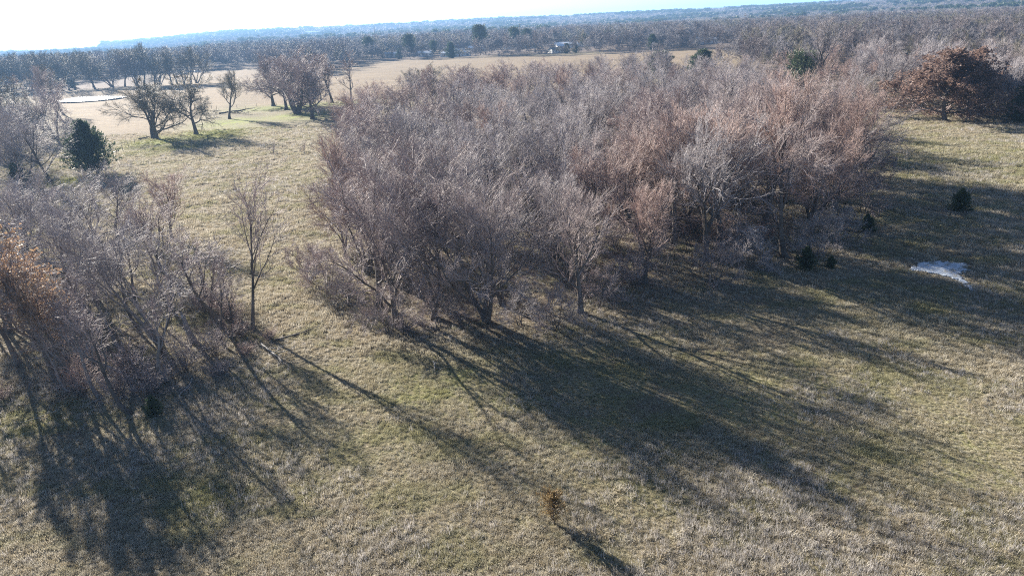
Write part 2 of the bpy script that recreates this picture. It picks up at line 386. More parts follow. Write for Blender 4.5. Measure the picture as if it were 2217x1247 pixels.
def merge(parts):
    Vs, Qs, o = [], [], 0
    for V, Q in parts: Vs.append(V); Qs.append(Q + o); o += len(V)
    return np.concatenate(Vs), np.concatenate(Qs)
def leafquads(C, n, size, rng, flat=.5, asp=.6):
    c = np.repeat(C, n, 0) + rng.normal(0, size * .9, (len(C) * n, 3)); N = len(c)
    a = nrm(rng.normal(size=(N, 3))); q = rng.normal(size=(N, 3)); q[:, 2] += flat; b = nrm(np.cross(a, q))
    s = (size * rng.uniform(.6, 1.4, N))[:, None]; a = a * s; b = b * s * asp
    V = np.stack([c - a - b * .3, c - b, c + a, c + b], 1).reshape(-1, 3)
    return V, np.arange(4 * N).reshape(-1, 4)
def bare_tree(seed, H=11.0, clear=.22, limbs=9, ang=(28, 68), limb_len=.70, l2=9, l3=8, l4=6, stems=1, lean=.05, up=.10, twig=.0080, wig=.11, droop=0., trunk_top=.72, r=.024, k4=3, wob=.07, leaves=0, leaf_mat=None, leaf_size=.1):
    """returns {part: mesh data}: trunk with the main limbs, crown of branches and twigs, foliage"""
    rng = np.random.default_rng(seed)
    sp = .28 if stems > 1 else lean
    d0 = np.stack([rng.normal(0, sp, stems), rng.normal(0, sp, stems), np.ones(stems)], -1)
    st = np.zeros((stems, 3)); st[:, 2] = -.25
    if stems > 1: st[:, :2] = rng.normal(0, .18, (stems, 2))
    TL = H * trunk_top * rng.uniform(.85, 1.1, stems)
    T = grow(st, d0, TL, 10, wob, np.array([0, 0, .04]), rng)
    tr = H * r * (.75 if stems > 1 else 1); k = np.linspace(0, 1, 10)
    TR = (tr * (1 - .78 * k) + tr * .55 * np.exp(-k * 14))[None] * rng.uniform(.85, 1.1, (stems, 1))
    # limbs: low ones spread and hang, high ones climb
    n = max(3, limbs // stems); idx = np.repeat(np.arange(stems), n); N = len(idx)
    t = clear / trunk_top + (1 - clear / trunk_top) * (np.tile(np.arange(n), stems) + rng.random(N)) / n
    p, tan, rr_ = along(T, TR, idx, t)
    az = np.tile(np.arange(n) * 2.4, stems) + rng.normal(0, .35, N); a = np.radians(ang[1] + (ang[0] - ang[1]) * t + rng.normal(0, 7, N))
    d = np.stack([np.sin(a) * np.cos(az), np.sin(a) * np.sin(az), np.cos(a)], -1) + tan * .25
    L = H * limb_len * (1.08 - .5 * t) * rng.uniform(.75, 1.2, N)
    L1 = grow(p, d, L, 9, wig * 1.2, np.stack([0 * t, 0 * t, .05 - droop * (1 - t)], -1), rng)
    R1 = np.maximum(rr_ * .58, .03)[:, None] * np.linspace(1, .25, 9)[None]
    L2, R2 = shoots(L1, R1, l2, .18, (24, 55), .55, 6, wig, up, rng, .024, .4)
    L2b, R2b = shoots(T[:, 6:], TR[:, 6:], 5, .2, (20, 50), .9, 6, wig * 1.2, up, rng, .018, .35); 
    L2 = np.concatenate([L2, L2b]); R2 = np.concatenate([R2, R2b])
    L3, R3 = shoots(L2, R2, l3, .12, (18, 48), .62, 4, wig, up, rng, twig * 1.8, .5, endfull=.6)
    L4, R4 = shoots(L3, R3, l4, .08, (12, 42), .85, k4, wig, up, rng, twig, .4, endfull=.6)
    tv = merge([tubes(T, TR, 8), tubes(L1, R1, 5)]); cv = merge([tubes(L2, R2, 4), tubes(L3, R3, 3), tubes(L4, R4, 3)])
    out = {'trunk': mesh_np('trunk', tv[0], tv[1], M['trunk']), 'crown': mesh_np('crown', cv[0], cv[1], M['grey'])}
    if leaves:
        pick = L4.reshape(-1, 3); pick = pick[rng.random(len(pick)) < leaves]
        lv = leafquads(pick, 1, leaf_size, rng); out['foliage'] = mesh_np('foliage', lv[0], lv[1], leaf_mat, smooth=False)
    return out
def put_tree(name, proto, x, y, label, cat='tree', group=None, s=1.0, rz=0., tilt=(0, 0), twig=None, bole=None, sz=None, z=None):
    """a tree: Empty at its foot, a trunk and a crown that share mesh data with their like"""
    e = link(name, None, loc=(x, y, tz(x, y) if z is None else z), rot=(tilt[0], tilt[1], rz), scale=(s, s, s * (sz or 1)))
    e.empty_display_size = .3; tag(e, label, cat, group)
    for pn, me in proto.items():
        o = link(pn, me, e)
        mt = {'crown': twig, 'trunk': bole}.get(pn)
        if mt: o.material_slots[0].link = 'OBJECT'; o.material_slots[0].material = M[mt]
    return e

PR = [bare_tree(11, 11.5, clear=.16), bare_tree(12, 11.0, stems=3, limbs=12, clear=.12, ang=(28, 66), wig=.14), bare_tree(13, 12.0, clear=.22, ang=(24, 58), limb_len=.6, up=.13),
      bare_tree(14, 10.5, limbs=10, ang=(40, 82), limb_len=.74, droop=.03, clear=.15, up=.03, wig=.15), bare_tree(15, 11.5, stems=2, limbs=10, clear=.16, up=.07), bare_tree(16, 11.0, limbs=10, ang=(30, 76), wig=.18, droop=.03, clear=.15, up=.04),
      bare_tree(17, 12.8, clear=.28, limbs=9, ang=(20, 48), limb_len=.56, wig=.08, up=.15), bare_tree(18, 10.0, stems=4, limbs=14, clear=.1, ang=(35, 75), wig=.19, up=.02, l4=7), bare_tree(19, 11.5, clear=.2, limbs=8, ang=(35, 70), wig=.21, up=.0, l4=6, lean=.12)]
TALL = bare_tree(31, 13.7, clear=.24, limbs=9, ang=(14, 34), limb_len=.48, l2=5, l3=5, l4=5, wig=.07, up=.16, trunk_top=.78, r=.0115, twig=.008, lean=.0, wob=.02)
SPARSE = bare_tree(32, 15.4, clear=.18, limbs=9, ang=(40, 72), limb_len=.40, l2=6, l3=5, l4=5, wig=.10, up=.02, trunk_top=.9, r=.02, lean=.0, wob=.02, twig=.022)
OAK = bare_tree(33, 13.0, stems=4, limbs=16, clear=.10, ang=(38, 76), limb_len=.66, l2=8, l3=8, l4=7, wig=.19, droop=.02, r=.040, twig=.016, up=.04)
OAK2 = bare_tree(38, 12.5, clear=.2, limbs=14, ang=(45, 86), limb_len=.64, l2=8, l3=8, l4=7, wig=.20, droop=.03, r=.034, twig=.016, up=.03)
WIDE = bare_tree(34, 13.5, clear=.16, limbs=14, ang=(35, 86), limb_len=.60, l2=8, l3=8, l4=7, wig=.16, droop=.05, r=.032, twig=.016)
RUSSET = bare_tree(35, 12.7, clear=.1, limbs=22, ang=(40, 108), limb_len=.66, l2=7, l3=7, l4=6, wig=.15, droop=.06, r=.028, up=.04, leaves=1.0, leaf_mat=M['brown_leaf'], leaf_size=.21)
ORANGE = bare_tree(36, 10.0, clear=.25, limbs=8, ang=(25, 60), limb_len=.58, l2=7, l3=7, l4=5, wig=.12, leaves=.7, leaf_mat=M['orange_leaf'], leaf_size=.085)
SLIM = [bare_tree(60 + i, 10.0, clear=.42, limbs=6, ang=(22, 60), limb_len=.46, l2=5, l3=5, l4=5, wig=.17, wob=.13, r=.019, up=.05, trunk_top=.82) for i in range(3)]
LOW = bare_tree(37, 6.5, stems=4, limbs=14, clear=.06, ang=(40, 88), limb_len=.7, l2=7, l3=7, l4=8, wig=.17, droop=.06, r=.014)

def bush(seed, H=2.6, stems=26, n2=7, n3=7, spread=.55, rad=.5, twig=.010):
    rng = np.random.default_rng(seed)
    st = np.zeros((stems, 3)); st[:, :2] = rng.normal(0, rad * .4, (stems, 2)); st[:, 2] = -.1
    d = np.stack([rng.normal(0, spread, stems), rng.normal(0, spread, stems), np.ones(stems)], -1)
    S_ = grow(st, d, H * rng.uniform(.6, 1.15, stems), 7, .12, np.array([0, 0, -.03]), rng); SR = np.linspace(.022, .008, 7)[None] * np.ones((stems, 1))
    A, AR = shoots(S_, SR, n2, .15, (20, 55), .5, 5, .18, .06, rng, twig); B, BR = shoots(A, AR, n3, .1, (20, 60), .55, 3, .2, .05, rng, twig)
    sv = tubes(S_, SR, 4); cv = merge([tubes(A, AR, 3), tubes(B, BR, 3)])
    return {'stems': mesh_np('stems', sv[0], sv[1], M['trunk']), 'crown': mesh_np('crown', cv[0], cv[1], M['mauve'])}
BUSH = [bush(41), bush(42, 2.0, 30, 6, 7, .8), bush(43, 3.4, 22, 8, 8, .4)]
SPRIG = bush(44, 1.6, 9, 4, 3, .35, .3)

def conifer(seed, H, rad, mat, n=420, per=26, size=.11, base=.04, shape=.75, lump=.28, trunk_r=.016, top_round=False):
    rng = np.random.default_rng(seed)
    t = rng.random(n) ** .85; az = rng.random(n) * 2 * math.pi
    prof = (np.sin(np.clip(t, 0, 1) * math.pi) ** .6 * .9 + .15) if top_round else ((1 - t) ** shape * np.minimum(1, .55 + t * 4))
    lumps = 1 + lump * (2 * vnoise(az * 1.6 + 50, t * 9, seed) - 1) + lump * .6 * rng.normal(size=n)
    Lr = rad * prof * np.clip(lumps, .35, 1.7)
    z0 = H * (base + (1 - base) * t)
    d = np.stack([np.cos(az), np.sin(az), .15 + .75 * t], -1); st = np.stack([0 * t, 0 * t, z0 - .12 * Lr], -1)
    B = grow(st, d, np.maximum(Lr, .08), 5, .1, np.array([0, 0, .10]), rng); BR = np.linspace(.012, .004, 5)[None] * (H / 3) ** .5 * np.ones((n, 1))
    f = np.clip(.25 + .75 * rng.random((n, per)) ** .6, 0, .999); idx = np.repeat(np.arange(n), per)
    p, tan, _ = along(B, BR, idx, f.ravel()); N = len(p)
    p = p + rng.normal(0, size * .8, p.shape); a = nrm(tan + rng.normal(0, .55, p.shape) + np.array([0, 0, .25])); b = nrm(np.cross(a, rng.normal(size=p.shape)))
    s = (size * rng.uniform(.6, 1.5, N))[:, None]; a *= s * 1.5; b *= s * .42
    V = np.stack([p - a * .5, p + b, p + a, p - b], 1).reshape(-1, 3)
    T = grow(np.array([[0, 0, -.2]]), np.array([[0, 0, 1.]]), np.array([H * .95]), 8, .03, np.zeros(3), rng); TR = np.linspace(trunk_r * H, .006 * H, 8)[None]
    tv = merge([tubes(T, TR, 7), tubes(B, BR, 3)])
    return {'trunk': mesh_np('trunk', tv[0], tv[1], M['trunk']), 'foliage': mesh_np('foliage', V, np.arange(4 * N).reshape(-1, 4), mat, smooth=False)}
CEDAR = [conifer(51, 9.9, 4.6, M['cedar'], 620, 26, .22, .05, .75, .6), conifer(52, 2.8, 1.35, M['cedar'], 260, 20, .10, .03, .85, .75), conifer(53, 9.0, 3.6, M['cedar'], 520, 24, .24, .02, .5, .55)]
PINE = [conifer(54, 16.0, 4.6, M['pine'], 420, 24, .30, .32, .5, .45, .014, True), conifer(55, 9.0, 4.6, M['pine'], 300, 20, .26, .02, .5, .75, .016, True)]
BRONZE = conifer(56, 1.75, .66, M['bronze'], 190, 13, .05, .12, .5, .85, .022, True)

# ------------------------------------------------------------------ the central grove
rs = random.Random(5); rg_ = np.random.default_rng(77)
GROVE_BOX = (min(p[0] for p in GROVE), max(p[0] for p in GROVE), min(p[1] for p in GROVE), max(p[1] for p in GROVE))
cand = np.stack([rg_.uniform(GROVE_BOX[0], GROVE_BOX[1], 9000), rg_.uniform(GROVE_BOX[2], GROVE_BOX[3], 9000)], -1)
ok = inpoly(cand[:, 0], cand[:, 1], GROVE); cand = cand[ok]
spots = []
for c in cand:
    sp = (5.1 if c[0] > 14 else (6.6 if c[1] < 68 else 5.4)) + 4.8 * float(sstep(75, 220, c[1]))
    if c[1] > 140 and abs(c[0] * 226 - c[1] * 97) / 246 < 7: continue
    if all((c[0] - q[0]) ** 2 + (c[1] - q[1]) ** 2 > sp * sp for q in spots): spots.append(c)
def grove_zone(x, y):
    if y < 74 and x < 4: return 'at the grove corner nearest the left thicket'
    if y < 84 and x >= 4: return 'along the grove front near the snow patch'
    if x < -10 and y < 180: return 'on the grove side facing the field trees'
    if x > 40 and y < 190: return 'on the grove side facing the clearing'
    if y > 185: return 'at the grove back before the straw field'
    return 'deep inside the large grove'
STEM = ['', 'three stemmed ', '', '', 'twin stemmed ', '', 'tall ', 'many stemmed ', 'crooked ']
KIND = {'grey': ('bare tree with pale grey twigs standing in the large grove', 'pale grey trees of the large grove'),
        'mauve': ('bare tree with mauve brown twigs standing in the large grove', 'mauve brown trees of the large grove'),
        'russet': ('bare tree with reddish budding twigs standing in the large grove', 'reddish trees of the large grove')}
n_tree = 0
for c in spots:
    x, y = float(c[0]), float(c[1])
    u = fbm(np.array([x / 26.]), np.array([y / 26.]), 91, 3)[0] + rs.uniform(-.10, .10) + .10 * float(sstep(20, -30, x)) - .06 * float(sstep(20, 50, x))
    k = 'grey' if u < .49 else ('mauve' if u < .63 else 'russet')
    s = rs.uniform(.82, 1.12) * (1.18 if x > 14 and y < 115 else 1)
    pi = rs.randrange(len(PR)); lab = STEM[pi] + 'bare tree with ' + {'grey': 'pale grey', 'mauve': 'mauve brown', 'russet': 'reddish'}[k] + ' twigs ' + grove_zone(x, y)
    put_tree('bare_tree', PR[pi], x, y, lab, 'tree', lab.replace('bare tree', 'trees'), s, rs.uniform(0, 6.28), (rs.gauss(0, .05), rs.gauss(0, .05)), k, 'trunk')
    n_tree += 1
for x, y, pr, s, k, lab in ((-7.2, 55.0, PR[4], 1.25, 'mauve', 'big wide crowned tree at the front corner of the grove'), (-2.4, 54.0, PR[1], 1.2, 'mauve', 'many stemmed tall tree beside the big wide crowned one'), (-12.5, 58.5, PR[8], 1.2, 'mauve', 'big crooked tree with leaning limbs at the front corner of the grove')):
    put_tree('bare_tree', pr, x, y, lab, 'tree', None, s, rs.uniform(0, 6.28), (0, 0), k, 'trunk')
# low spreading trees at the skirts of the grove
for x, y, s, k in ((-10.5, 52.5, .75, 'mauve'), (3.5, 51.5, .65, 'mauve'), (-18.0, 62.5, .8, 'mauve'), (19.5, 61.0, .7, 'mauve'), (36, 70.5, .75, 'grey'), (-20.5, 66, .72, 'mauve'), (-15.5, 59.5, .62, 'mauve'), (-6.5, 53.5, .62, 'mauve'), (0.5, 53.0, .60, 'grey'), (8.0, 56.5, .65, 'mauve'), (31.5, 67.0, .8, 'grey'), (24, 64, .75, 'grey'), (44, 82, .9, 'mauve'), (50, 92, .9, 'mauve'), (57, 108, .95, 'grey'), (-24, 100, .8, 'russet'), (-28, 122, .9, 'russet'), (-33, 150, .9, 'russet'), (67, 140, .9, 'russet')):
    lab = {'grey': 'low spreading grey tree drooping at the edge of the large grove', 'mauve': 'low spreading mauve tree drooping at the edge of the large grove', 'russet': 'low spreading reddish tree at the edge of the large grove'}[k]
    put_tree('edge_tree', LOW, x, y, lab, 'tree', k + ' low trees skirting the grove', s, rs.uniform(0, 6.28), (0, 0), k, 'trunk')
near = sorted(spots, key=lambda q: math.hypot(q[0], q[1]))[:110]
for i in range(75):
    c = near[rs.randrange(len(near))]; x = float(c[0]) + rs.uniform(-3, 3); y = float(c[1]) + rs.uniform(-3, 3)
    if not inpoly(np.array([x]), np.array([y]), GROVE)[0]: continue
    put_tree('brush', rs.choice(BUSH), x, y, 'tangled leafless underbrush between trunks of the large grove', 'bush', 'underbrush of the large grove', rs.uniform(.8, 1.3), rs.uniform(0, 6.28), (0, 0), rs.choice(['mauve', 'russet', 'olive']))

# ------------------------------------------------------------------ the thicket on the left
LEFT = [  # x, y, proto, height scale, twig, lean x, lean y, label
    (-35.0, 46.6, ORANGE, 1.12, 'mauve', 0, -.06, 'tree with orange leaves on a thick leaning trunk in the left thicket', None),
    (-39.8, 49.5, ORANGE, 1.0, 'mauve', 0, -.1, 'smaller tree with orange leaves behind the thick leaning one', None),
    (-32.6, 45.2, ORANGE, .85, 'mauve', 0, -.12, 'low tree with orange leaves in front of the thick leaning one', None),
    (-26.8, 41.3, SLIM[0], 1.0, 'mauve', .02, -.30, 'slender bare tree leaning hard over the front of the thicket', None),
    (-31.2, 49.5, SLIM[1], .9, 'mauve', 0, -.50, 'dark bare trunk leaning almost to the ground in the thicket', None),
    (-34.9, 54.6, SLIM[2], .95, 'grey', 0, -.2, 'crooked dark trunk with grey twigs inside the thicket', None),
    (-33.7, 56.4, SLIM[0], .9, 'grey', 0, -.22, 'dark leaning tree with fine twigs beside the crooked trunk', None),
    (-30.3, 53.2, PR[4], .95, 'grey', .02, -.08, 'pale barked forked tree in the middle of the thicket', 'trunk_pale'),
    (-25.4, 55.0, SLIM[2], 1.05, 'mauve', 0, 0, 'rough barked bare tree next to the tall slender one', None),
    (-24.5, 54.8, TALL, .48, 'mauve', 0, .02, 'thin sapling between the rough barked and the tall tree', None),
    (-45.0, 65.0, PR[3], .95, 'grey', 0, 0, None, None), (-53.4, 71.5, PR[5], .98, 'grey', 0, 0, None, None), (-47.7, 77.1, PR[3], .92, 'grey', 0, 0, None, None),
    (-45.2, 56.2, PR[1], .85, 'grey', 0, -.05, None, None), (-40.6, 62.5, PR[3], .82, 'grey', 0, 0, None, None), (-38.1, 70.5, PR[5], .80, 'mauve', 0, 0, None, None), (-52, 62, PR[3], .9, 'grey', 0, 0, None, None),
    (-58, 79, PR[1], .95, 'grey', 0, 0, None, None), (-43, 84, PR[0], .75, 'russet', 0, 0, 'small reddish bare tree poking out behind the left thicket', None), (-60, 68, PR[0], .9, 'grey', 0, 0, None, None), (-51, 86, PR[3], .8, 'grey', 0, 0, None, None)]
for x, y, pr, s, k, lx, ly, lab, bole in LEFT:
    put_tree('bare_tree', pr, x, y, lab or ('bare tree with tangled %s twigs at the back of the left thicket' % ('silvery grey' if k == 'grey' else 'mauve')), 'tree', None if lab else k + ' trees at the back of the left thicket', s, rs.uniform(0, 6.28) if not (lx or ly) else 0.4, (lx, ly), k, bole or 'trunk')
put_tree('bare_tree', TALL, -22.7, 54.4, 'tall slender upright bare tree at the edge of the left thicket', 'tree', None, 1.0, 0, (0.05, .20), 'mauve', 'trunk')
for x, y, s, lx, ly, k in ((-29.0, 46.0, .62, .05, -.25, 'mauve'), (-32.5, 51.5, .7, .1, -.35, 'grey'), (-28.3, 49.8, .66, -.05, .05, 'grey'), (-36.6, 50.5, .7, .05, -.15, 'mauve'), (-38.8, 53.5, .74, 0, -.2, 'grey'), (-33.0, 44.8, .55, .1, -.3, 'mauve'), (-27.2, 57.2, .7, 0, .08, 'grey'), (-31.8, 59.5, .75, 0, -.05, 'grey'), (-35.5, 60.5, .75, 0, -.1, 'grey'), (-26.2, 45.8, .7, .05, -.12, 'mauve'), (-30.2, 43.8, .72, 0, -.22, 'mauve'), (-34.2, 47.6, .8, 0, -.28, 'grey'), (-24.2, 51.6, .6, 0, .06, 'mauve'), (-42.5, 47.5, .8, 0, -.15, 'mauve'), (-47, 50.5, .85, 0, -.1, 'grey')):
    put_tree('slim_tree', rs.choice(SLIM), x, y, 'slim leaning bare tree with %s twigs in the left thicket' % ('silvery' if k == 'grey' else 'mauve'), 'tree', k + ' slim trees of the left thicket', s * 1.3, rs.uniform(-.5, .5), (lx, ly), k, rs.choice(['trunk', 'trunk_pale']))
for x, y, s, k, lab in ((-27.5, 45.5, 1.0, 'mauve', 0), (-29.5, 47, 1.2, 'mauve', 0), (-25.5, 47.2, .9, 'mauve', 0), (-25.8, 57, 1.1, 'russet', 0), (-28.5, 58.5, 1.1, 'mauve', 0), (-31.5, 44, .9, 'russet', 0), (-23.3, 53.2, .7, 'russet', 0), (-37.5, 43.5, .8, 'russet', 0), (-34, 49.5, 1.0, 'mauve', 0), (-40, 56, 1.2, 'mauve', 0), (-24.0, 49.5, .8, 'mauve', 0), (-22.6, 46.5, .75, 'mauve', 0), (-21.5, 49.8, .6, 'russet', 0), (-26.5, 43.6, .9, 'mauve', 0), (-28.8, 44.0, 1.1, 'mauve', 0), (-20.6, 52.4, .55, 'russet', 0)):
    put_tree('brush', rs.choice(BUSH), x, y, 'tangled leafless brush at the foot of the left thicket', 'bush', 'brush of the left thicket', s, rs.uniform(0, 6.28), (0, 0), k)
# broken snag
rng = np.random.default_rng(3)
T = grow(np.array([[0, 0, -.2]]), np.array([[-.16, 0, 1.]]), np.array([3.4]), 9, .05, np.zeros(3), rng); TR = np.array([[.36, .29, .25, .23, .21, .20, .18, .15, .05]])
S2, R2 = shoots(T[:, 3:7], TR[:, 3:7], 2, .2, (40, 80), .8, 6, .2, -.1, rng, .04)
e = link('snag', None, loc=(-27.0, 52.4, tz(-27, 52.4))); tag(e, 'broken pale snag with a splintered top in the left thicket', 'dead tree')
link('trunk', mesh_np('trunk', *tubes(T, TR, 8), M['trunk_pale']), e); link('branch', mesh_np('branch', *tubes(S2, R2, 5), M['dead']), e)
e2 = link('stub_tree', None, loc=(-30.1, 62.6, tz(-30.1, 62.6))); tag(e2, 'dark broken stub of a trunk standing behind the thicket', 'dead tree')
T = grow(np.array([[0, 0, -.2]]), np.array([[-.03, 0, 1.]]), np.array([3.9]), 9, .04, np.zeros(3), rng); link('trunk', mesh_np('trunk', *tubes(T, TR * .8, 8), M['trunk']), e2)

# fallen wood
def fallen(seed, L, r, n1, n2, mat):
    rng = np.random.default_rng(seed)
    A = grow(np.zeros((1, 3)) + np.array([0, 0, r * .9]), np.array([[1, 0, .02]]), np.array([L]), 10, .12, np.array([0, 0, .0]), rng); A[:, :, 2] = np.abs(A[:, :, 2] - r) * .35 + r * .9
    AR = np.linspace(r, r * .25, 10)[None]
    B, BR = shoots(A, AR, n1, .2, (25, 60), .45, 6, .16, .05, rng, .014); C_, CR = shoots(B, BR, n2, .2, (25, 60), .5, 4, .2, .04, rng, .010)
    for q in (B, C_): q[:, :, 2] = np.abs(q[:, :, 2]) * .55 + .02
    bv = merge([tubes(B, BR, 4), tubes(C_, CR, 3)])
    return {'stem': mesh_np('stem', *tubes(A, AR, 6), M[mat]), 'twigs': mesh_np('twigs', *bv, M[mat])}
for i, (x, y, L, r, n1, n2, mt, rz, lab) in enumerate((
        (-21.0, 51.4, 5.2, .09, 6, 4, 'dead', -.9, 'long bleached fallen branch reaching out of the thicket towards open grass'),
        (-20.0, 52.0, 4.0, .08, 7, 5, 'trunk', .35, 'dark fallen branch with upturned twigs beside the tall tree'),
        (-24.4, 45.8, 3.4, .08, 6, 4, 'dead', -1.2, 'bleached forked branch hanging down the front of the brush pile'),
        (-22.4, 47.6, 3.0, .05, 5, 4, 'dead', -.2, 'thin bleached branch lying in the grass beside the brush'),
        (-30.5, 42.6, 3.4, .045, 7, 5, 'dead', .9, 'pale fallen branch lying under the leaning slender tree'),
        (-34.0, 40.5, 2.6, .03, 7, 4, 'dead', .1, 'thin pale branch lying in the thicket shade'),
        (-6.3, 46.8, 1.9, .06, 6, 4, 'dead', -1.2, 'small white forked branch lying alone on the grass before the grove'),
        (-10.4, 27.8, .5, .02, 4, 3, 'dead', 1.0, 'tiny white curled twig on the open pasture'),
        (93.0, 158.0, 3.6, .16, 5, 3, 'trunk', .2, 'dark log lying in the clearing beside the russet oak'),
        (-92, 227.4, 14.0, .30, 8, 4, 'trunk', .1, 'long fallen trunk lying behind the field trees'),
        (-93.5, 177.6, 3.6, .22, 4, 2, 'trunk', .9, 'short broken limb lying beside the many stemmed oak'))):
    put_tree('fallen_branch', fallen(200 + i, L, r, n1, n2, mt), x, y, lab, 'branch', rz=rz)

# ------------------------------------------------------------------ field trees on the left
for pr, x, y, s, k, lab, rz in (
        (PR[4], -83.6, 125.6, 1.30, 'grey', 'spreading grey bare tree just left of the big dark cedar', 1.0),
        (PR[1], -89.6, 127.5, 1.08, 'grey', 'many stemmed grey tree behind the low dark cedar', 2.0),
        (PR[3], -98, 138, 1.1, 'mauve', 'bushy mauve bare tree behind the spreading grey one', .5),
        (WIDE, -124, 173.5, 1.2, 'olive', 'large dense bare tree at the left edge of the straw field', 0.),
        (PR[3], -113, 160, 1.2, 'grey', 'rounded grey tree before the large dense field edge tree', 0.8),
        (OAK, -89.7, 178.3, 1.22, 'olive', 'broad many stemmed bare oak with black limbs beside the fence', .3),
        (OAK2, -80.5, 181.7, 1.25, 'olive', 'crooked bare tree with drooping branches next to the many stemmed oak', 1.4),
        (PR[2], -83.7, 213.8, 1.3, 'olive', 'slim fan shaped bare tree behind the crooked one', .2),
        (WIDE, -80.5, 246.9, 1.42, 'mauve', 'wide skirted bare tree on the far fence line', 2.2),
        (OAK, -64.2, 218.0, 1.55, 'mauve', 'large many stemmed tree left of its twin at the field edge', 1.1),
        (WIDE, -55.6, 203.2, 1.38, 'mauve', 'large dense tree nearest the grove at the field edge', .6),
        (OAK2, -72.0, 233.0, 1.35, 'mauve', 'crooked tree between the wide skirted one and the many stemmed twin', .9),
        (WIDE, -70.0, 247.0, 1.3, 'mauve', 'dense tree behind the crooked one on the far fence line', 2.9),
        (PR[6], -60.8, 250.6, 1.45, 'russet', 'tall reddish tree on the far fence line', 0.),
        (SPARSE, -55.0, 255.8, 1.2, 'mauve', 'lone open branched tree against the straw field', .9),
        (OAK, -26, 232, 1.0, 'olive', 'black limbed spreading tree at the back corner of the grove', 1.9),
        (OAK, -12, 236, .95, 'mauve', 'second spreading tree beside the black limbed one behind the grove', 0.4)):
    put_tree('field_tree', pr, x, y, lab, 'tree', None, s, rz, (0, 0), k, 'trunk', .86)
for i in range(30):
    x = -285 + 122 * i / 29 + rs.uniform(-3, 3); y = 384 + rs.uniform(-8, 10) - .04 * (x + 230)
    put_tree('bare_tree', rs.choice(PR), x, y, 'bare dark trunked tree in the belt beyond the pond', 'tree', 'belt of trees beyond the pond', rs.uniform(1.3, 1.75), rs.uniform(0, 6.28), (rs.gauss(0, .08), rs.gauss(0, .08)), 'olive', 'trunk')
for x, y, s, k in ((-104, 146, 1.1, 'grey'), (-96, 133, 1.0, 'grey'), (-118, 184, 1.3, 'mauve'), (-132, 196, 1.4, 'olive'), (-140, 212, 1.4, 'mauve'), (-128, 160, 1.2, 'grey'), (-146, 232, 1.4, 'mauve'), (-110, 150, 1.15, 'mauve'), (-156, 250, 1.4, 'olive'), (-99, 126, 1.0, 'mauve')):
    put_tree('bare_tree', rs.choice(PR), x, y, 'bare %s tree in the row along the left side of the straw field' % {'grey': 'silver grey', 'mauve': 'mauve brown', 'olive': 'dark olive'}[k], 'tree', k + ' row left of the straw field', s, rs.uniform(0, 6.28), (0, 0), k, 'trunk')
for x, y, lab in ((-49.6, 146.4, 'leafless shoots of a small shrub on the open pasture'), (-43.2, 146.5, 'reddish leafless shrub on the open pasture beside the paler one')):
    put_tree('shrub', SPRIG, x, y, lab, 'shrub', None, 1.5, 0, (0, 0), 'russet' if 'redd' in lab else 'mauve')

# ------------------------------------------------------------------ cedars and pines
put_tree('cedar_tree', CEDAR[0], -79.8, 131.8, 'big dark green cedar standing beside the wire fence', 'cedar', rz=.5)
put_tree('cedar_tree', CEDAR[2], -89.1, 124.8, 'low dark cedar under the many stemmed grey tree', 'cedar', s=.42, rz=1)
put_tree('cedar_tree', CEDAR[1], 54.9, 80.1, 'lone small cedar in the shaded clearing beyond the puddle', 'cedar', rz=2)
put_tree('cedar_tree', CEDAR[1], 29.2, 63.4, 'dark cedar at the front edge of the grove', 'cedar', s=.8, rz=.2)
put_tree('cedar_tree', CEDAR[1], 31.8, 63.6, 'tiny cedar beside the dark one at the grove edge', 'cedar', s=.42, rz=1.2)
put_tree('cedar_tree', CEDAR[1], 40.5, 74.0, 'small cedar tucked under the grove crowns facing the puddle', 'cedar', s=.75, rz=2.2)
put_tree('cedar_tree', CEDAR[1], -24.9, 40.9, 'small dark cedar at the foot of the left thicket', 'cedar', s=.5, rz=.9)
put_tree('cedar_tree', CEDAR[2], 106.5, 142.8, 'squat black cedar at the foot of the right woods', 'cedar', s=.75, rz=0)
put_tree('cedar_tree', CEDAR[2], 64.8, 292.0, 'broad dark cedar behind the grove before the straw field', 'cedar', s=1.75, rz=.7, sz=.62)
put_tree('cedar_tree', CEDAR[2], 82.6, 294.4, 'twin broad cedar with twiggy crown behind the grove', 'cedar', s=1.7, rz=1.7, sz=.62)
put_tree('cedar_tree', PINE[1], 95.5, 225.9, 'bright green bushy cedar beside the tall forked tree', 'cedar', s=1.05, rz=0.7)
put_tree('pine_tree', PINE[0], -16.8, 576.0, 'tall round crowned pine among the distant houses', 'pine', s=1.3, rz=.2)
put_tree('pine_tree', PINE[0], -106.9, 583.6, 'distant pale green pine at the far end of straw field', 'pine', s=1.0, rz=1.2)
put_tree('pine_tree', PINE[0], -71.2, 562.1, 'thin topped distant pine between the house roofs', 'pine', s=1.05, rz=2.2)
for x, y, s in ((-81, 573.6, .8), (-38.2, 546.5, 1.2), (49.1, 540.8, .75), (56, 545, .7), (110.0, 525.1, 1.15), (-241.4, 400.8, .65), (-125, 575, 1.1)):
    put_tree('cedar_tree', CEDAR[2], x, y, 'dark distant cedar at the edge of the far straw field', 'cedar', 'dark cedars along the far straw field', s, rs.uniform(0, 6.28))
for x, y, s in ((-55, 590, .7), (-12, 610, .8), (66, 575, .7), (88, 590, .8), (30, 590, .6), (78.7, 793.4, .8), (12, 640, 1.1), (24, 655, 1.0), (100, 800, .8), (160, 640, .8), (205, 560, .7)):
    put_tree('pine_tree', PINE[0], x, y, 'distant dark pine rising above the bare trees', 'pine', 'distant dark pines above the woods', s, rs.uniform(0, 6.28))
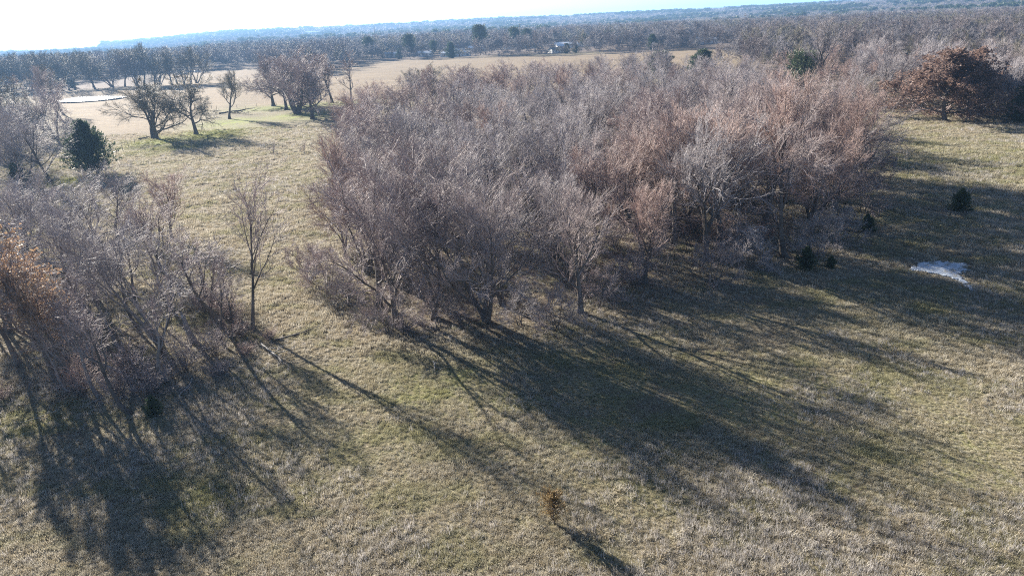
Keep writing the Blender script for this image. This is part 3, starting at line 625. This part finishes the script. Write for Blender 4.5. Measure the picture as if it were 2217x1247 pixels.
put_tree('young_cedar', BRONZE, 1.6, 28.2, 'small bronze winter cedar alone on the open pasture', 'cedar', rz=.4)

# ------------------------------------------------------------------ woods on the right
put_tree('russet_oak', RUSSET, 95.3, 149.4, 'round russet leaved oak at the edge of the clearing', 'oak', rz=.4, s=1.42, sz=.72, twig='mauve')
put_tree('russet_oak', RUSSET, 103.5, 158.0, 'russet leaved oak close behind the round one', 'oak', rz=2.4, s=1.3, sz=.75, twig='mauve')
put_tree('forked_tree', PR[6], 98.6, 220.3, 'tall dark forked tree beside the bright green cedar', 'tree', rz=.4, s=1.55, twig='grey', bole='trunk')
right = []
for x, y in np.stack([rg_.uniform(82, 330, 9000), rg_.uniform(135, 430, 9000)], -1):
    if y < 168 + (x < 100) * 8 and x < 104: continue
    if y < 138 + max(0, 112 - x) * 2.0: continue
    if x > y * .86 + 12: continue
    if inpoly(np.array([x]), np.array([y]), FARFIELD)[0]: continue
    if math.hypot(x - 98, y - 224) < 11 or (y < 226 and abs(x * 226 - y * 97) / 246 < 7) or math.hypot(x - 97, y - 150) < 9 or math.hypot(x - 104, y - 158) < 5: continue
    if x < 130 and y > 200 and (y - 200) > (x - 86) * 6 : continue
    if all((x - q[0]) ** 2 + (y - q[1]) ** 2 > (8.6) ** 2 for q in right): right.append((x, y))
right.sort(key=lambda q: math.hypot(*q)); right_far = right[45:]; right = right[:45]
for x, y in right:
    u = fbm(np.array([x / 20.]), np.array([y / 20.]), 191, 3)[0] + rs.uniform(-.1, .1)
    k = 'grey' if u < .57 else ('mauve' if u < .66 else 'russet')
    pi = rs.randrange(len(PR)); lab = STEM[pi] + 'bare ' + {'grey': 'silver grey', 'mauve': 'mauve brown', 'russet': 'reddish'}[k] + ' tree ' + ('at the woods edge behind the russet oaks' if math.hypot(x, y) < 215 else 'deep in the woods beyond the russet oaks')
    put_tree('bare_tree', PR[pi], x, y, lab, 'tree', lab.replace(' tree ', ' trees '), rs.uniform(.95, 1.25), rs.uniform(0, 6.28), (rs.gauss(0, .04), rs.gauss(0, .04)), k, 'trunk')
for x, y, s in [(96, 170, 1.5), (100, 166, 1.6), (112, 150, 1.6), (109, 153, 1.5), (88, 172, 1.4), (116, 141, 1.5)] + [(86 + 3.1 * i + rs.uniform(-2, 2), 184 - 3.6 * i + rs.uniform(0, 9), rs.uniform(1.2, 1.9)) for i in range(14)]:
    put_tree('brush', BUSH[2], x, y, 'dark leafless brush along the foot of the right woods', 'bush', 'brush along the right woods', s, rs.uniform(0, 6.28), (0, 0), 'olive')

# ------------------------------------------------------------------ wire fences
M['wood'] = simple('weathered_wood', (.22, .19, .16), .9); M['steel'] = simple('rusty_steel', (.20, .15, .12), .7, .3)
def fence(name, pts, h, label, step, r=.05):
    e = link(name, None, loc=(pts[0][0], pts[0][1], tz(*pts[0]))); tag(e, label, 'fence'); o = e.location
    P_ = []
    for a, b in zip(pts[:-1], pts[1:]):
        L = math.hypot(b[0] - a[0], b[1] - a[1]); k = max(1, int(round(L / step)))
        P_ += [(a[0] + (b[0] - a[0]) * i / k, a[1] + (b[1] - a[1]) * i / k) for i in range(k)]
    P_.append(pts[-1])
    for i, (x, y) in enumerate(P_):
        z = tz(x, y); hh = h * rs.uniform(.92, 1.08); big = 1.5 if i % 5 == 0 else 1
        MB().cyl((0, 0, -.3), (rs.gauss(0, .04), rs.gauss(0, .04), hh), r * big, r * .9 * big, 6).build('post', M['wood'], e, (x - o.x, y - o.y, z - o.z))
    for f in (.35, .62, .9):
        b = MB()
        for (x0, y0), (x1, y1) in zip(P_[:-1], P_[1:]): b.cyl((x0 - o.x, y0 - o.y, tz(x0, y0) + h * f - o.z), (x1 - o.x, y1 - o.y, tz(x1, y1) + h * f - o.z), .008, .008, 3)
        b.build('wire', M['steel'], e)
fence('wire_fence', [(-84, 138), (-86.3, 150.6), (-89.3, 164.4), (-91.2, 180.2), (-94, 205)], 1.4, 'wire fence on wooden posts between the big cedar and the oak', 4.5)
fence('wire_fence', [(-110, 236), (-80.0, 248.5), (-63.5, 253.5), (-40, 258.8)], 1.3, 'far wire fence along the edge of the straw field', 6.0, .06)

# ------------------------------------------------------------------ vehicles parked at the far end of the field
M['tyre'] = simple('tyre_rubber', (.02, .02, .02), .9); M['rim'] = simple('wheel_rim', (.5, .5, .5), .35, .8)
M['glass'] = simple('dark_glass', (.03, .04, .05), .08, 0, .8); M['lamp'] = simple('lamp_lens', (.7, .7, .68), .2)
def car(x, y, rz, c, label, pickup=False):
    paint = simple('car_paint', c, .3, .2, .6, .05); e = link('parked_car', None, loc=(x, y, tz(x, y)), rot=(0, 0, rz)); tag(e, label, 'car', None)
    if pickup:
        prof = [(-2.7, .45), (2.7, .45), (2.7, .95), (1.5, 1.08), (.9, 1.75), (-.7, 1.8), (-.95, 1.1), (-2.7, 1.1)]
    else:
        prof = [(-2.3, .4), (2.25, .4), (2.3, .8), (1.3, .95), (.6, 1.5), (-1.3, 1.55), (-2.1, 1.0), (-2.3, .9)]
    body = MB().prism(prof, 'y', -.9, .9).build('body', paint, e)
    bv = body.modifiers.new('bevel', 'BEVEL'); bv.width = .08; bv.segments = 2
    wp = [(.95, 1.15), (.75, 1.6), (-.55, 1.65), (-.7, 1.15)] if pickup else [(1.05, 1.0), (.5, 1.42), (-1.2, 1.46), (-1.8, 1.02)]
    for s in (-1, 1): MB().prism(wp, 'y', s * .9, s * .915).build('window', M['glass'], e)
    MB().prism([(1.52, 1.06), (1.54, 1.08), (.95, 1.72), (.93, 1.70)] if pickup else [(1.3, .97), (1.32, .98), (.64, 1.48), (.62, 1.47)], 'y', -.75, .75).build('windscreen', M['glass'], e)
    for wx in (-1.5, 1.5):
        for s in (-1, 1):
            wh = MB().cyl((wx, s * .72, .36), (wx, s * .94, .36), .36, .36, 14).build('wheel', M['tyre'], e)
            MB().cyl((wx, s * .93, .36), (wx, s * .96, .36), .2, .2, 10).build('rim', M['rim'], wh)
    for s in (-1, 1): MB().box(prof[1][0] - .02, prof[1][0] + .05, s * .65 - .15, s * .65 + .15, .65, .8).build('headlight', M['lamp'], e)
car(-235.3, 512.7, .5, (.55, .60, .66), 'silver pickup parked at the tree line beyond the pond', True)
car(-224.3, 510.7, .3, (.75, .76, .76), 'white car parked beside the silver pickup')
car(-214.3, 506.1, .4, (.62, .70, .70), 'pale green car parked at the right end of the row')
car(-216.0, 480.7, .9, (.03, .03, .035), 'black pickup parked in front of the pale cars', True)
car(-211.0, 478.7, 1.1, (.05, .05, .06), 'dark car parked beside the black pickup')

# ------------------------------------------------------------------ distant houses
M['white'] = simple('white_siding', (.78, .78, .76), .6); M['cream'] = simple('cream_siding', (.62, .58, .50), .7); M['roofgrey'] = simple('grey_shingles', (.16, .16, .17), .8)
M['rooftin'] = simple('tin_roof', (.72, .74, .76), .35, .3); M['roofbrown'] = simple('brown_shingles', (.22, .13, .10), .8); M['doorm'] = simple('door_paint', (.25, .10, .08), .5)
def house(x, y, rz, L, Wd, wall_h, roof_h, wall, roof, label, nwin=4):
    e = link('house', None, loc=(x, y, tz(x, y) - .1), rot=(0, 0, rz)); tag(e, label, 'house')
    MB().box(-L / 2, L / 2, -Wd / 2, Wd / 2, 0, wall_h).build('wall', M[wall], e)
    rf = MB().prism([(-Wd / 2 - .5, wall_h - .1), (0, wall_h + roof_h), (Wd / 2 + .5, wall_h - .1), (Wd / 2 + .5, wall_h + .05), (0, wall_h + roof_h + .2), (-Wd / 2 - .5, wall_h + .05)], 'x', -L / 2 - .5, L / 2 + .5).build('roof', M[roof], e)
    MB().prism([(-Wd / 2, wall_h), (Wd / 2, wall_h), (0, wall_h + roof_h)], 'x', -L / 2 + .02, L / 2 - .02).build('gable', M[wall], e)
    for i in range(nwin):
        wx = -L / 2 + (i + .5) * L / nwin
        if i == nwin // 2: MB().box(wx - .5, wx + .5, -Wd / 2 - .06, -Wd / 2 + .02, .1, 2.1).build('door', M['doorm'], e)
        else:
            wn = MB().box(wx - .6, wx + .6, -Wd / 2 - .06, -Wd / 2 + .02, 1.0, 2.1).build('window', M['glass'], e)
            MB().box(wx - .7, wx + .7, -Wd / 2 - .12, -Wd / 2 + .02, .88, .99).build('sill', M['white'], wn)
    MB().box(L * .2, L * .2 + .7, -.35, .35, wall_h + roof_h * .6, wall_h + roof_h + .8).build('chimney', M['roofbrown'], rf)
HOUSES = (
        (-91.3, 612.7, .1, 14, 6, 2.8, 1.2, 'white', 'rooftin', 'low white trailer house at the left end of the distant row'),
        (-62.6, 597.2, -.1, 12, 7, 2.8, 1.5, 'white', 'rooftin', 'small white house beside the low white trailer'),
        (-36, 568, .05, 24, 6, 3.2, .9, 'white', 'rooftin', 'long white mobile home behind the straw field'),
        (-38.6, 640.7, .2, 12, 8, 4.2, 2.4, 'white', 'roofbrown', 'white two storey house behind the long mobile home'),
        (-22.5, 668.3, -.2, 14, 7, 3, 1.6, 'cream', 'rooftin', 'cream house with tin roof among the distant trees'),
        (9.3, 690.3, .3, 16, 8, 3.0, 1.8, 'white', 'roofgrey', 'white house with grey roof right of the round pine'),
        (23.5, 668.8, 0, 18, 8, 3.2, 1.6, 'cream', 'rooftin', 'long cream house right of the tall mast'),
        (41.9, 556.9, .5, 10, 6, 2.6, 1.4, 'white', 'roofgrey', 'white farmhouse next to the dark cedars at field end'),
        (49.8, 590.1, .2, 9, 6, 3.6, 1.4, 'white', 'rooftin', 'tall white shed behind the farmhouse'),
        (58.1, 645.0, -.1, 20, 9, 3.4, 1.6, 'white', 'rooftin', 'long white house behind the tall shed'),
        (77.8, 665.8, .1, 24, 9, 3.6, 1.4, 'cream', 'roofbrown', 'wide house with brown roof beyond the long white one'),
        (193.0, 545.2, .3, 16, 9, 3.0, 2.2, 'cream', 'roofgrey', 'grey roofed house hidden in the right woods'),
        (172.3, 600.0, .1, 22, 9, 3.4, 1.5, 'white', 'rooftin', 'long tin roofed barn behind the right woods'),
        (-634.3, 1090.8, .5, 30, 12, 5.5, 2, 'white', 'rooftin', 'white barn far off in the left woods'),
        (-212.7, 1200.7, .1, 44, 16, 10, 2, 'white', 'rooftin', 'large white shed on the distant plain'),
        (-150.8, 1215.3, .05, 40, 16, 10, 2, 'white', 'rooftin', 'second large white shed beside the first on the plain'),
        (-96, 1230.3, .0, 26, 14, 9, 2, 'cream', 'rooftin', 'cream shed at the right end of the distant sheds'),
        (-640.3, 2500.6, .1, 50, 18, 13, 3, 'white', 'rooftin', 'white hall on the far blue slope'),
        (-400, 2700, .1, 44, 18, 16, 4, 'white', 'roofbrown', 'white house high on the far blue ridge'), (-320, 2710, .1, 24, 14, 15, 3, 'white', 'rooftin', 'small white house beside the high ridge house'))
for x, y, rz, L, Wd, wh, rh, wl, rf, lab in HOUSES: house(x, y, rz, L, Wd, wh, rh, wl, rf, lab)

# ------------------------------------------------------------------ poles and masts
def pole(x, y, h, label, arms=1, mast=False, r=.16):
    e = link('radio_mast' if mast else 'utility_pole', None, loc=(x, y, tz(x, y))); tag(e, label, 'mast' if mast else 'pole')
    MB().cyl((0, 0, -.5), (0, 0, h), r, r * .6, 8).build('shaft', M['steel' if mast else 'wood'], e)
    for i in range(arms):
        z = h - .5 - i * 1.2
        ar = MB().box(-1.3, 1.3, -.09, .09, z - .1, z + .1).build('crossarm', M['wood'], e)
        for s in (-1.1, -.5, .5, 1.1): MB().cyl((s, 0, z + .1), (s, 0, z + .4), .07, .05, 6).build('insulator', M['white'], ar)
pole(-228, 690, 22, 'tall utility pole above the bare woods near the parked cars', 2, r=.24)
pole(-110, 640, 26, 'thin mast above the distant pines', 0, True, .2)
pole(16, 600, 22, 'tall thin mast right of the round pine', 1, True, .22)
pole(118, 620, 19, 'utility pole rising from the woods beyond the straw field', 2)
pole(205, 610, 22, 'utility pole above the woods left of the forked tree', 2)
pole(300, 600, 22, 'utility pole above the woods right of the forked tree', 1)
pole(400, 560, 24, 'utility pole above the right woods', 2, r=.2)
e = link('floodlight_mast', None, loc=(-560, 1000, tz(-560, 1000))); tag(e, 'floodlight mast with white panels above the left woods', 'mast')
MB().cyl((0, 0, -.5), (0, 0, 19), .35, .25, 8).build('shaft', M['steel'], e)
for i, (dx, z) in enumerate(((-1.2, 13), (2.4, 12), (4.5, 9), (1.0, 18))): MB().box(dx - .9, dx + .9, -.45, -.2, z - 1.2, z + 1.2).build('panel', M['white'], e)

# ------------------------------------------------------------------ what nobody could count: scattered by point clouds
def scatter(name, pts, scl, rot, pick, protos, label, cat, green=None, tilt=None):
    N = len(pts); me = bpy.data.meshes.new(name); me.vertices.add(N); me.vertices.foreach_set('co', np.asarray(pts, np.float32).ravel())
    for nm, tp, dt in (('scl', 'FLOAT', scl), ('rotz', 'FLOAT', rot), ('pick', 'INT', pick), ('green', 'FLOAT', green if green is not None else np.zeros(N))):
        at = me.attributes.new(nm, tp, 'POINT'); at.data.foreach_set('value', np.asarray(dt, np.int32 if tp == 'INT' else np.float32))
    o = link(name, me); tag(o, label, cat, kind='stuff')
    ng = bpy.data.node_groups.new(name, 'GeometryNodeTree')
    ng.interface.new_socket('Geometry', in_out='INPUT', socket_type='NodeSocketGeometry'); ng.interface.new_socket('Geometry', in_out='OUTPUT', socket_type='NodeSocketGeometry')
    n, l = ng.nodes, ng.links; gi = n.new('NodeGroupInput'); go = n.new('NodeGroupOutput')
    ip = n.new('GeometryNodeInstanceOnPoints'); gti = n.new('GeometryNodeGeometryToInstance')
    for pm in reversed(protos):
        po = bpy.data.objects.new(name + '_source', pm); oi = n.new('GeometryNodeObjectInfo'); oi.inputs['Object'].default_value = po; oi.inputs['As Instance'].default_value = False
        l.new(oi.outputs['Geometry'], gti.inputs[0])
    l.new(gi.outputs[0], ip.inputs['Points']); l.new(gti.outputs[0], ip.inputs['Instance']); ip.inputs['Pick Instance'].default_value = True
    def at(nm, tp):
        a = n.new('GeometryNodeInputNamedAttribute'); a.data_type = tp; a.inputs['Name'].default_value = nm; return a.outputs['Attribute']
    l.new(at('pick', 'INT'), ip.inputs['Instance Index'])
    cx = n.new('ShaderNodeCombineXYZ'); l.new(at('rotz', 'FLOAT'), cx.inputs[2]); l.new(cx.outputs[0], ip.inputs['Rotation']); l.new(at('scl', 'FLOAT'), ip.inputs['Scale'])
    l.new(ip.outputs[0], go.inputs[0])
    md = o.modifiers.new('scatter', 'NODES'); md.node_group = ng
    return o

def tuft(seed, n, h, spread, wdt, mat, lean=.5):
    """grass clump: tapered bent blades"""
    rng = np.random.default_rng(seed); b = rng.normal(0, spread, (n, 3)); b[:, 2] = -.01
    az = rng.random(n) * 6.283; d = np.stack([np.cos(az), np.sin(az), 0 * az], -1); L = h * rng.uniform(.5, 1.25, n)
    le = (lean * rng.uniform(.2, 1.2, n))[:, None]; up = np.array([0, 0, 1.])
    s = np.stack([-np.sin(az), np.cos(az), 0 * az], -1) * (wdt * rng.uniform(.6, 1.4, n))[:, None]
    m1 = b + (up * .62 + d * le * .35) * L[:, None]; t = b + (up * .9 + d * le) * L[:, None]
    V = np.stack([b - s, b + s, m1 + s * .8, m1 - s * .8, t], 1).reshape(-1, 3); k = np.arange(n)[:, None] * 5
    Q = np.concatenate([k + np.array([[0, 1, 2]]), k + np.array([[0, 2, 3]]), k + np.array([[3, 2, 4]])])
    return mesh_np('tuft', V, Q, mat, smooth=False)
TUFT = [tuft(300 + i, 18 + 5 * i, .13 + .03 * i, .09 + .015 * i, .010, M['grass'], .8) for i in range(4)]
WEED = [tuft(320 + i, 18, .26 + .07 * i, .10, .006, M['weed'], .45) for i in range(3)] + [tuft(329, 46, .30, .16, .012, M['grass'], .8)]
rg2 = np.random.default_rng(9)
def visible(n, y0, y1, pad=10):
    y = np.exp(rg2.uniform(math.log(y0), math.log(y1), n)); x = rg2.uniform(-1, 1, n) * (.92 * y + pad); return x, y
x, y = visible(340000, 17, 190)
g, s_f, lt = masks(x, y); d = np.hypot(x, y)
k = (rg2.random(len(x)) > lt * .7) & ((insoft(x, y, PUDDLE, .5) < .4) | (rg2.random(len(x)) < .35)); x, y, g, d, lt = x[k], y[k], g[k], d[k], lt[k]
grn = np.clip(g * 1.1 + .45 * sstep(.48, .68, fbm(x / 3.5, y / 2.2, 141, 4)), 0, 1)
scatter('pasture_grass', np.stack([x, y, terrain(x, y)], -1), rg2.uniform(.45, 1.0, len(x)) ** 1.4 * (.35 + 1.35 * fbm(x / 5, y / 5, 211, 4)) * np.clip(d / 45, .9, 2.2), rg2.random(len(x)) * 6.28, rg2.integers(0, 4, len(x)), TUFT, 'short dry winter pasture grass with green patches', 'grass', grn)
x, y = visible(120000, 18, 190)
wn = fbm(x / 6.5, y / 6.5, 151, 4) + .10 * blobs(x, y, [(0, 51, 14, 4, 1.2), (-17, 60, 4, 6, 1.2), (25, 60, 14, 4, 1.2), (-27, 44, 8, 6, 1.3), (-28, 35, 14, 9, 1), (30, 40, 18, 12, 1), (10, 33, 10, 6, .6), (60, 85, 18, 14, 1), (45, 60, 9, 7, 1)])
k = wn + rg2.normal(0, .08, len(x)) > .655; x, y = x[k], y[k]; d = np.hypot(x, y)
scatter('dry_weeds', np.stack([x, y, terrain(x, y)], -1), rg2.uniform(.5, 1.25, len(x)) * np.clip(d / 70, .9, 1.8), rg2.random(len(x)) * 6.28, np.where(rg2.random(len(x)) < .12, 3, rg2.integers(0, 3, len(x))), WEED, 'wispy grey dry weeds scattered over the pasture', 'weeds')

# far woods: simpler trees, thicker twigs
def far_tree(seed, H, l2, l3, tw, mat):
    rng = np.random.default_rng(seed); p = bare_tree(seed, H, limbs=7, l2=l2, l3=l3, l4=5, twig=tw, ang=(28, 70), limb_len=.6, k4=2)
    me = p['crown']; me.materials[0] = M[mat]; return me
FT = [far_tree(401, 12, 6, 6, .022, 'far_grey'), far_tree(402, 13, 6, 6, .022, 'far_mauve'), far_tree(403, 12, 6, 6, .022, 'far_grey'), far_tree(404, 13, 6, 6, .022, 'olive'), far_tree(405, 11, 6, 6, .022, 'far_mauve')]
def far_blob(seed, mat, n=240):
    rng = np.random.default_rng(seed); p = nrm(rng.normal(size=(n, 3))) * (rng.random((n, 1)) ** .4) * np.array([4.2, 4.2, 4.0]) + np.array([0, 0, 6.2])
    d = nrm(p - np.array([0, 0, 2.0]) + rng.normal(0, 1.2, p.shape)); A = grow(p - d * .9, d, np.full(n, 2.6), 3, .2, np.zeros(3), rng)
    T = grow(np.zeros((1, 3)), np.array([[0, 0, 1.]]), np.array([7.]), 3, .05, np.zeros(3), rng)
    V, Q = merge([tubes(A, np.linspace(.11, .05, 3)[None] * np.ones((n, 1)), 3), tubes(T, np.array([[.2, .16, .1]]), 4)])
    return mesh_np('far_tree', V, Q, M[mat])
FB = [far_blob(411, 'far_mauve'), far_blob(412, 'olive'), far_blob(413, 'far_grey'), conifer(414, 11, 3.6, M['cedar'], 70, 10, .8, .1, .5, .4, .01, True)['foliage']]
def woods(x, y):
    """where woodland stands"""
    s = np.maximum(insoft(x, y, FARFIELD, 3), insoft(x, y, LEFTFIELD, 3)); r = np.hypot(x, y); az = np.degrees(np.arctan2(x, y))
    wd = (s < .3) & (lake_w(x, y) < .05)
    wd &= ~inpoly(x, y, [(-60, 540), (110, 505), (120, 620), (90, 700), (20, 720), (-60, 660)]) | (rg2.random(x.shape) < .6)
    wd &= ~((r > 1150) & (r < 1260) & (az > -14) & (az < 0))
    left = (az < -11) & (y > 372) & ~inpoly(x, y, [(-264, 380), (-190, 380), (-176, 530), (-264, 530)])
    left |= (az < -33) & (y > 300) & (x < -255)
    for hx, hy, _, hl, *_r in HOUSES:                       # open yards round and before the houses
        hd = math.hypot(hx, hy); t = (x * hx + y * hy) / hd; q = np.abs(x * hy - y * hx) / hd
        wd &= ~((q < hl * .5 + 3) & (t > hd - max(38, hd * .12)) & (t < hd + 12))
    rightw = (az > 13) & (y > 300)
    town = (np.abs(az + 1) < 15) & (y > 525)
    return wd & (left | rightw | town | (r > 620))
def ring(n, r0_, r1_, a0, a1):
    r = np.sqrt(rg2.uniform(r0_ ** 2, r1_ ** 2, n)); a = np.radians(rg2.uniform(a0, a1, n)); return r * np.sin(a), r * np.cos(a)
x, y = ring(20000, 300, 1000, -46, 46); k = woods(x, y); x, y = x[k], y[k]
ex = []
for (ax, ay), (bx, by) in (((-104, 563), (-30, 547)), ((-30, 547), (38, 519)), ((38, 519), (102, 512)), ((102, 512), (138, 514))):
    q = rg2.random(45)[:, None]; ex.append(np.array([[ax, ay]]) * (1 - q) + np.array([[bx, by]]) * q + rg2.normal(0, 2.5, (45, 2)))
ex = np.concatenate(ex); n_hedge = len(ex); x = np.concatenate([ex[:, 0], x]); y = np.concatenate([ex[:, 1], y])
if len(right_far):
    rf_ = np.array(right_far); x = np.concatenate([x, rf_[:, 0]]); y = np.concatenate([y, rf_[:, 1]])
pk = np.clip(((fbm(x / 45, y / 45, 161, 3) + rg2.normal(0, .08, len(x))) * 9 - 2.2).astype(int), 0, 4)
sc_ = rg2.uniform(.7, 1.3, len(x)); sc_[:n_hedge] = rg2.uniform(.2, .6, n_hedge)
scatter('distant_woodland', np.stack([x, y, terrain(x, y) - .2], -1), sc_, rg2.random(len(x)) * 6.28, pk, FT, 'bare winter woodland spreading behind the fields', 'woodland')
x, y = ring(120000, 1000, 4300, -46, 46); k = woods(x, y); x, y = x[k], y[k]
ev = (fbm(x / 120, y / 120, 171, 3) > .60) & (rg2.random(len(x)) < .6)
pk = np.where(ev, 3, rg2.integers(0, 3, len(x)))
scatter('far_forest', np.stack([x, y, terrain(x, y) - .3], -1), rg2.uniform(.6, 1.45, len(x)) * np.clip(np.hypot(x, y) / 1800, 1, 1.7), rg2.random(len(x)) * 6.28, pk, FB, 'blue hazy forest on the far ridge below the sky', 'forest')

# ------------------------------------------------------------------ the air
hm = bpy.data.materials.new('air'); hm.use_nodes = True; n = hm.node_tree.nodes; n.remove(n['Principled BSDF'])
pv = n.new('ShaderNodeVolumePrincipled'); pv.inputs['Color'].default_value = (.32, .58, 1, 1); pv.inputs['Density'].default_value = 1.5e-4; pv.inputs['Anisotropy'].default_value = .35
hm.node_tree.links.new(pv.outputs[0], n['Material Output'].inputs['Volume'])
hb = MB().box(-11600, 11600, -760, 13700, -20, 165).build('haze', hm); tag(hb, kind='stuff')
